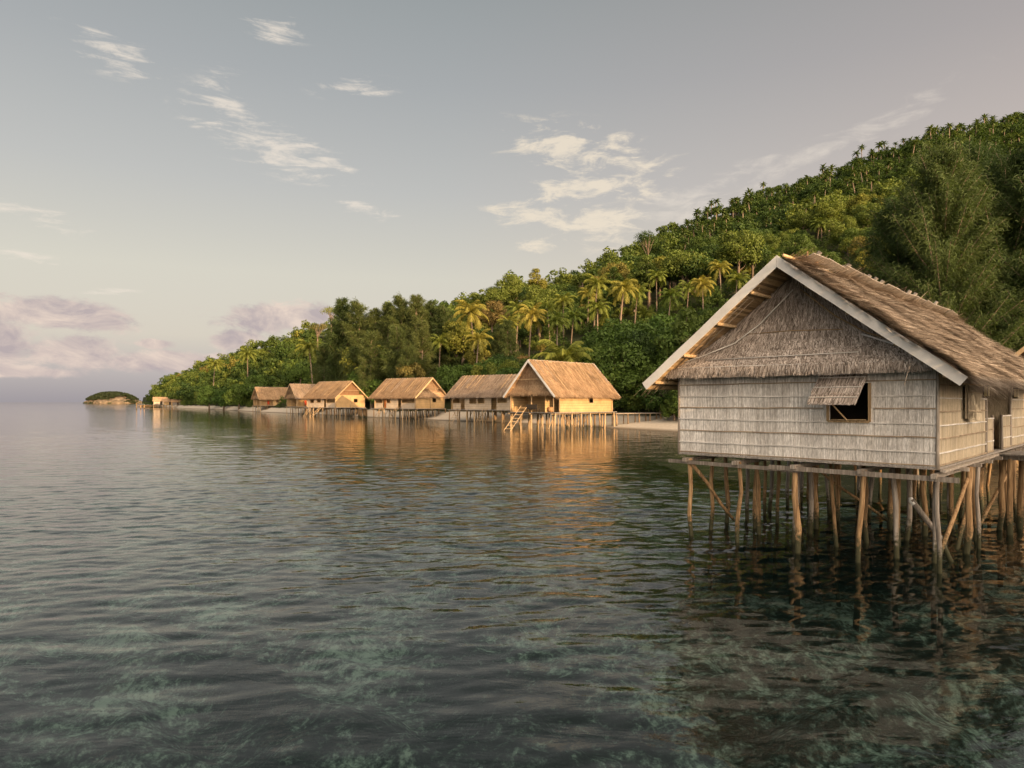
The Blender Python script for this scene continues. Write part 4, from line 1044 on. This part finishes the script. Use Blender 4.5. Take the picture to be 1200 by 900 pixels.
# nothing of those behind the near hut or the tall casuarinas shows
vis = [p for p in inframe if not (p[2] > 800 and p[1] < 125 and p[2] > 880) and not (p[2] > 1030 and p[3] < .62)]
def fits(p):
    """how tall a tree may grow here without burying the coconut palms that stand clear of the canopy"""
    s = 9.
    for cx, cy, bx, Y in PL:
        if p[1] < Y+4 and p[1] > Y-60 and abs(p[2]-bx) < 9+4*F/p[1]*.6:
            row = cy+.72*(11.0*F/Y) if bx > 590 else cy+.6*(11.*F/Y)
            top = CH+(HY-row)/F*p[1]-float(ground_z(p[0], p[1])); s = min(s, top/11.0)
    return s
fit = {id(p): fits(p) for p in vis if p[1] < 215}
broad = [p for p in vis if not p[4] and fit.get(id(p), 9) > .3][:292]
drop = set(k for k, v in fit.items() if v <= .3)
bset = set(id(p) for p in broad)
for bq in broad:
    x, y, u, v, pz, hue = bq
    k = random.choices(range(6), (5, 5, 4, 4, 4, 1 if fit.get(id(bq), 9) > 1.2 else 0))[0]
    s = min(random.uniform(.75, 1.15)*random.choice((.65, .85, 1.0, 1.2)), fit.get(id(bq), 9))
    zone = ('on the slope behind the hut row' if u < 700 else 'on the slope right of the largest far hut')
    if u < 420: zone = 'on the left hillside beyond the third golden hut'
    place(PROTO[k], x, y, float(ground_z(x, y))-.4, s, sz=s*random.uniform(.85, 1.15), label='round crowned broad-leaved forest tree '+zone, cat='tree', group='forest trees '+zone)
# hill palms on the upper right slope
hp = [p for p in vis if p[4] and p[3] < 1.04]
random.shuffle(hp); extra = []
for p in hp[:290]:
    s = random.uniform(.62, 1.18)
    place(HPALM[random.randrange(5)], p[0], p[1], float(ground_z(p[0], p[1])), s, label='slender straight trunked palm on the upper right hillside', cat='palm', group='slender palms high on the hillside')
# everything else on the hill reads as one wooded mass
rest = [p for p in pts if id(p) not in bset and id(p) not in drop]
def mass(name, plist, nl, leaf, label=None, small=1.0, seed=5):
    protos = []
    for s in range(5):
        P, Nn, cs, rad = crown_pts(100+s+seed, 4.6*small, 9.5*small, 16, nl, .12); V, Q = leaf_quads(P, Nn, leaf); protos.append(V)
    VV = []; HH = []
    for (x, y, u, v, pz, hue) in plist:
        a = random.uniform(0, 6.28); V = protos[random.randrange(5)]; c, s_ = math.cos(a), math.sin(a); k = random.uniform(.7, 1.25)*.9 if pz else random.choice((.65, .85, 1.0, 1.2))*random.uniform(.85, 1.15)
        z = float(ground_z(x, y))-1.2*small; kz = k*random.uniform(.8, 1.15)*(.82 if pz else 1)
        VV.append(np.stack([x+(V[:, 0]*c-V[:, 1]*s_)*k, y+(V[:, 0]*s_+V[:, 1]*c)*k, z+V[:, 2]*kz], 1)); HH.append(np.full(len(V), hue*(.45 if pz else 1)))
    V = np.concatenate(VV)
    return tag(link(name, mesh_np(name, V, np.arange(len(V)).reshape(-1, 4), [M['leaf_far']], False, None, np.concatenate(HH))), kind='stuff', label=label)
near_rest = [p for p in rest if p[2] < 1225]; off = [p for p in rest if p[2] >= 1225]
mass('forest', near_rest, 620, .85, 'dense green forest canopy covering the hillside')
mass('forest', off, 160, 1.6, 'forest canopy continuing beyond the right side of the hill', seed=9)
ug = []
for u in np.arange(172, 1500, 2.0):
    yc = coastY(u); k = 3 if u < 900 else 2
    for j in range(k):
        d = random.uniform(15, 34); y = yc+d; x = (u+random.uniform(-4, 4)-CX)/F*y
        if any(abs(x-hx) < 9 and abs(y-hy) < 9 for hx, hy in ((10, 85), (-5, 112), (-20, 130), (-40, 158), (-55, 185), (-82, 232))): continue
        ug.append((x, y, u, .1, False, random.random()*.6))
for k_, p in enumerate(vis):
    if id(p) in drop:
        for j in range(4): ug.append((p[0]+random.uniform(-3.5, 3.5), p[1]+random.uniform(-3.5, 3.5), p[2], .1, False, random.random()*.5))
mass('undergrowth', ug, 420, .34, 'green undergrowth along the back of the beach', small=.42, seed=30)

# --- far island
def island():
    Y0 = 1500; cx = (132-CX)/F*Y0; root = empty('island', (cx, Y0, 0)); root['kind'] = 'structure'
    n = 64; m = 14; V = []; half = 64; Q = []
    for j in range(m+1):
        t = j/m
        for i in range(n):
            a = 2*math.pi*i/n; rr_ = (1-.25*t**2-.75*max(0, t-.25)/.75*1.0) if t > .25 else 1-.03*t
            rr_ = max(rr_, .0)*(1+.06*math.sin(3*a)+.04*math.sin(7*a+1))
            V.append((half*rr_*math.cos(a), half*.5*rr_*math.sin(a), -1+ (5.0*t/.25 if t < .25 else 5.0+14*math.sin((t-.25)/.75*math.pi/2)) + .6*math.sin(5*a+t*9)))
    for j in range(m):
        for i in range(n): Q.append((j*n+i, j*n+(i+1) % n, (j+1)*n+(i+1) % n, (j+1)*n+i))
    link('rock', mesh_np('rock', V, Q, [M['rock']], True), root).name = 'cliff'
    P = []
    r = np.random.default_rng(8)
    while len(P) < 620:
        a = r.uniform(0, 6.283); q = math.sqrt(r.random()); x, y = math.cos(a)*q*half*.97, math.sin(a)*q*half*.5
        if 16 < x < 40 and y < -8 and q > .66: continue
        P.append((x, y, 4.0+21*max(0, 1-q**2.4), r.random()))
    VV = []; HH = []
    for x, y, z, h in P:
        pp, nn, cs, rad = crown_pts(int(h*5)+200, 4.2, 6, 8, 70, .1); V, Q = leaf_quads(pp, nn, 2.0); VV.append(V+[x, y, z-2.5-((6.5 if x < 16 else 3.5) if z < 9 else 1.0)]); HH.append(np.full(len(V), h))
    V = np.concatenate(VV); o = link('island_forest', mesh_np('island_forest', V, np.arange(len(V)).reshape(-1, 4), [M['leaf_islet']], False, None, np.concatenate(HH)), root)
    o['kind'] = 'stuff'
island()

for p in PROTO+SHORE+[SNAG]+CAS+[BIGCAS]+PALM+[YOUNG]+HPALM:
    if p.name not in used:
        for c in list(p.children): bpy.data.objects.remove(c)
        bpy.data.objects.remove(p)

# ------------------------------------------------------------------ light, sky, camera
SUN_EL = 8.0; SV = Vector((.60, -.80, 0)).normalized()
az = math.atan2(SV.x, SV.y)
sv = Vector((SV.x*math.cos(R(SUN_EL)), SV.y*math.cos(R(SUN_EL)), math.sin(R(SUN_EL))))
sd = bpy.data.lights.new('sun', 'SUN'); sd.energy = 4.7; sd.angle = R(.6); sd.color = (1.0, .64, .33)
so = bpy.data.objects.new('sun', sd); COL.objects.link(so); so.rotation_euler = sv.to_track_quat('Z', 'Y').to_euler(); so.location = (40, -40, 60)

w = bpy.data.worlds.new('World'); S.world = w; w.use_nodes = True; nt = w.node_tree; nt.nodes.clear()
out = nt.nodes.new('ShaderNodeOutputWorld'); bg = nt.nodes.new('ShaderNodeBackground'); nt.links.new(bg.outputs[0], out.inputs[0])
sky = nt.nodes.new('ShaderNodeTexSky'); sky.sky_type = 'NISHITA'; sky.sun_disc = False; sky.sun_elevation = R(SUN_EL); sky.sun_rotation = az; sky.air_density = 1.2; sky.dust_density = 2.5; sky.ozone_density = 1.0
tc = nt.nodes.new('ShaderNodeTexCoord'); sx = N(nt, 'ShaderNodeSeparateXYZ', {0: tc.outputs['Generated']})
X, Yd, Zd = sx.outputs
AZ = math_(nt, 'ARCTAN2', X, Yd); EL = math_(nt, 'ARCSINE', Zd)
hsv = N(nt, 'ShaderNodeHueSaturation', {'Saturation': .40, 'Value': 1.0, 'Color': sky.outputs[0]}).outputs[0]
STR = .10
def gv(*c): return tuple(q/STR for q in c)
grad = ramp(nt, N(nt, 'ShaderNodeMapRange', {'Value': EL, 'From Min': 0., 'From Max': 1.0}).outputs[0],
    [(0, (.30, .275, .295)), (.04, (.38, .345, .345)), (.09, (.50, .45, .385)), (.18, (.50, .47, .40)), (.30, (.385, .38, .365)), (.44, (.285, .295, .30)), (.60, (.205, .228, .232)), (1, (.11, .13, .14))])
# warmer, slightly mauve towards the right
fa = N(nt, 'ShaderNodeMapRange', {'Value': AZ, 'From Min': -.1, 'From Max': .7}).outputs[0]
grad = mixc(nt, fa, grad, mixc(nt, 1., grad, (1.12, .97, .93), 'MULTIPLY'))
grads = mixc(nt, 1.0, grad, (1/STR,)*3, 'MULTIPLY')
base = mixc(nt, .78, hsv, grads)
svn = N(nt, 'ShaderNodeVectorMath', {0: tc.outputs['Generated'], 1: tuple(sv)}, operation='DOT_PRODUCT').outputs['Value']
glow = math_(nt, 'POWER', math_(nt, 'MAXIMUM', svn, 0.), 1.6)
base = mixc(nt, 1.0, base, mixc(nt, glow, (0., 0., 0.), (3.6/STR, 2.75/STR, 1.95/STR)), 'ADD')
vec = N(nt, 'ShaderNodeCombineXYZ', {0: AZ, 1: EL, 2: 0.}).outputs[0]
def streak(scale, rot, sc, det=8, rg=.62, dist=.6):
    return noise(nt, N(nt, 'ShaderNodeMapping', {'Vector': vec, 'Scale': sc, 'Rotation': (0, 0, rot)}).outputs[0], scale, det, rg, dist)
n_w = streak(14, R(18), (1, 3.2, 1)); n_s = streak(15, R(-20), (.8, 4.5, 1)); n_c = streak(9, 0, (1, 1.7, 1), 9, .58, .1); n_v = streak(42, R(15), (1, 2.6, 1), 6, .7, .8)
def blob(px, py, a, b, rot=0.):
    """soft ellipse in direction space, a and b in photo pixels"""
    u0 = math.atan((px-CX)/F); e0 = math.atan((HY-py)/F*math.cos(u0)); k = math.cos(u0)
    du = math_(nt, 'SUBTRACT', AZ, u0); de = math_(nt, 'SUBTRACT', EL, e0); c, s = math.cos(rot), math.sin(rot)
    p = math_(nt, 'ADD', math_(nt, 'MULTIPLY', du, c), math_(nt, 'MULTIPLY', de, s)); q = math_(nt, 'SUBTRACT', math_(nt, 'MULTIPLY', de, c), math_(nt, 'MULTIPLY', du, s))
    A = a/F*k; B = b/F*k
    r2 = math_(nt, 'ADD', math_(nt, 'POWER', math_(nt, 'ABSOLUTE', math_(nt, 'DIVIDE', p, A)), 2.), math_(nt, 'POWER', math_(nt, 'ABSOLUTE', math_(nt, 'DIVIDE', q, B)), 2.))
    return math_(nt, 'EXPONENT', math_(nt, 'MULTIPLY', r2, -1.))
def union(bl):
    r = bl[0]
    for b in bl[1:]: r = math_(nt, 'MAXIMUM', r, b)
    return r
def cover(mask, nz, lo=.5, width=.25, det=.5, mw=.34):
    t = math_(nt, 'ADD', math_(nt, 'MULTIPLY', mask, mw), math_(nt, 'ADD', math_(nt, 'MULTIPLY', math_(nt, 'SUBTRACT', nz, .5), 1.5), math_(nt, 'MULTIPLY', math_(nt, 'SUBTRACT', n_v, .5), 1.0*det)))
    f = N(nt, 'ShaderNodeMapRange', {'Value': t, 'From Min': lo, 'From Max': lo+width}, interpolation_type='SMOOTHSTEP').outputs[0]
    return math_(nt, 'MULTIPLY', f, N(nt, 'ShaderNodeMapRange', {'Value': mask, 'From Min': .03, 'From Max': .3}).outputs[0])
wis = union([blob(132, 63, 42, 17, -.15), blob(115, 40, 22, 8), blob(320, 32, 32, 11), blob(315, 168, 80, 24, -.3), blob(262, 122, 26, 28, -.4), blob(415, 103, 42, 8, .1), blob(428, 243, 32, 8, -.2),
             blob(20, 248, 65, 12, -.15), blob(30, 299, 55, 6, -.1), blob(120, 343, 30, 4, .1), blob(390, 190, 30, 6, -.3)])
cum = union([blob(670, 172, 75, 20, -.15), blob(700, 218, 75, 22, .12), blob(700, 262, 52, 22, -.1), blob(615, 250, 40, 12), blob(628, 288, 25, 8)])
cir = union([blob(845, 213, 60, 9, .28), blob(980, 170, 130, 13, .30), blob(800, 245, 60, 20, .2)])
low = union([blob(55, 368, 92, 22, -.06), blob(75, 410, 62, 26), blob(0, 400, 60, 34), blob(310, 371, 75, 18, .1), blob(185, 423, 65, 12, .03), blob(270, 398, 32, 16), blob(245, 425, 50, 14), blob(185, 403, 22, 6), blob(25, 435, 60, 9)])
fw = cover(wis, n_s, .12, .40); fc = cover(cum, n_w, .08, .34); fz = cover(cir, n_w, .08, .5, .3); fl = cover(low, n_c, .17, .30, .5, .62)
def sc(c): return tuple(q/STR for q in c)
base = mixc(nt, math_(nt, 'MULTIPLY', fw, .75), base, sc((.58, .52, .45)))
base = mixc(nt, math_(nt, 'MULTIPLY', fz, .5), base, sc((.58, .52, .45)))
base = mixc(nt, math_(nt, 'MULTIPLY', fc, .8), base, sc((.60, .525, .42)))
# low clouds: mauve bodies with peach upper edges where the cover is thin
lc = mixc(nt, N(nt, 'ShaderNodeMapRange', {'Value': streak(14, 0, (1, 1.6, 1), 6), 'From Min': .38, 'From Max': .62}).outputs[0], sc((.32, .268, .28)), sc((.56, .455, .39)))
base = mixc(nt, math_(nt, 'MULTIPLY', fl, .85), base, lc)
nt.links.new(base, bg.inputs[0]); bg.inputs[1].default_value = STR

cd = bpy.data.cameras.new('camera'); cd.lens = F/1200*36; cd.sensor_width = 36; cd.shift_y = (HY-450)/1200; cd.clip_end = 20000; cd.clip_start = .1
co = bpy.data.objects.new('camera', cd); COL.objects.link(co); co.location = (0, 0, CH); co.rotation_euler = (R(90), 0, 0); S.camera = co
S.render.engine = 'CYCLES'; S.cycles.use_denoising = True; S.cycles.max_bounces = 6; S.cycles.diffuse_bounces = 3; S.cycles.glossy_bounces = 3; S.cycles.transparent_max_bounces = 6
S.cycles.sample_clamp_indirect = 4; S.cycles.caustics_reflective = False; S.cycles.caustics_refractive = False
S.view_settings.view_transform = 'Standard'; S.view_settings.look = 'None'; S.view_settings.exposure = 0.55; S.view_settings.gamma = 1.0
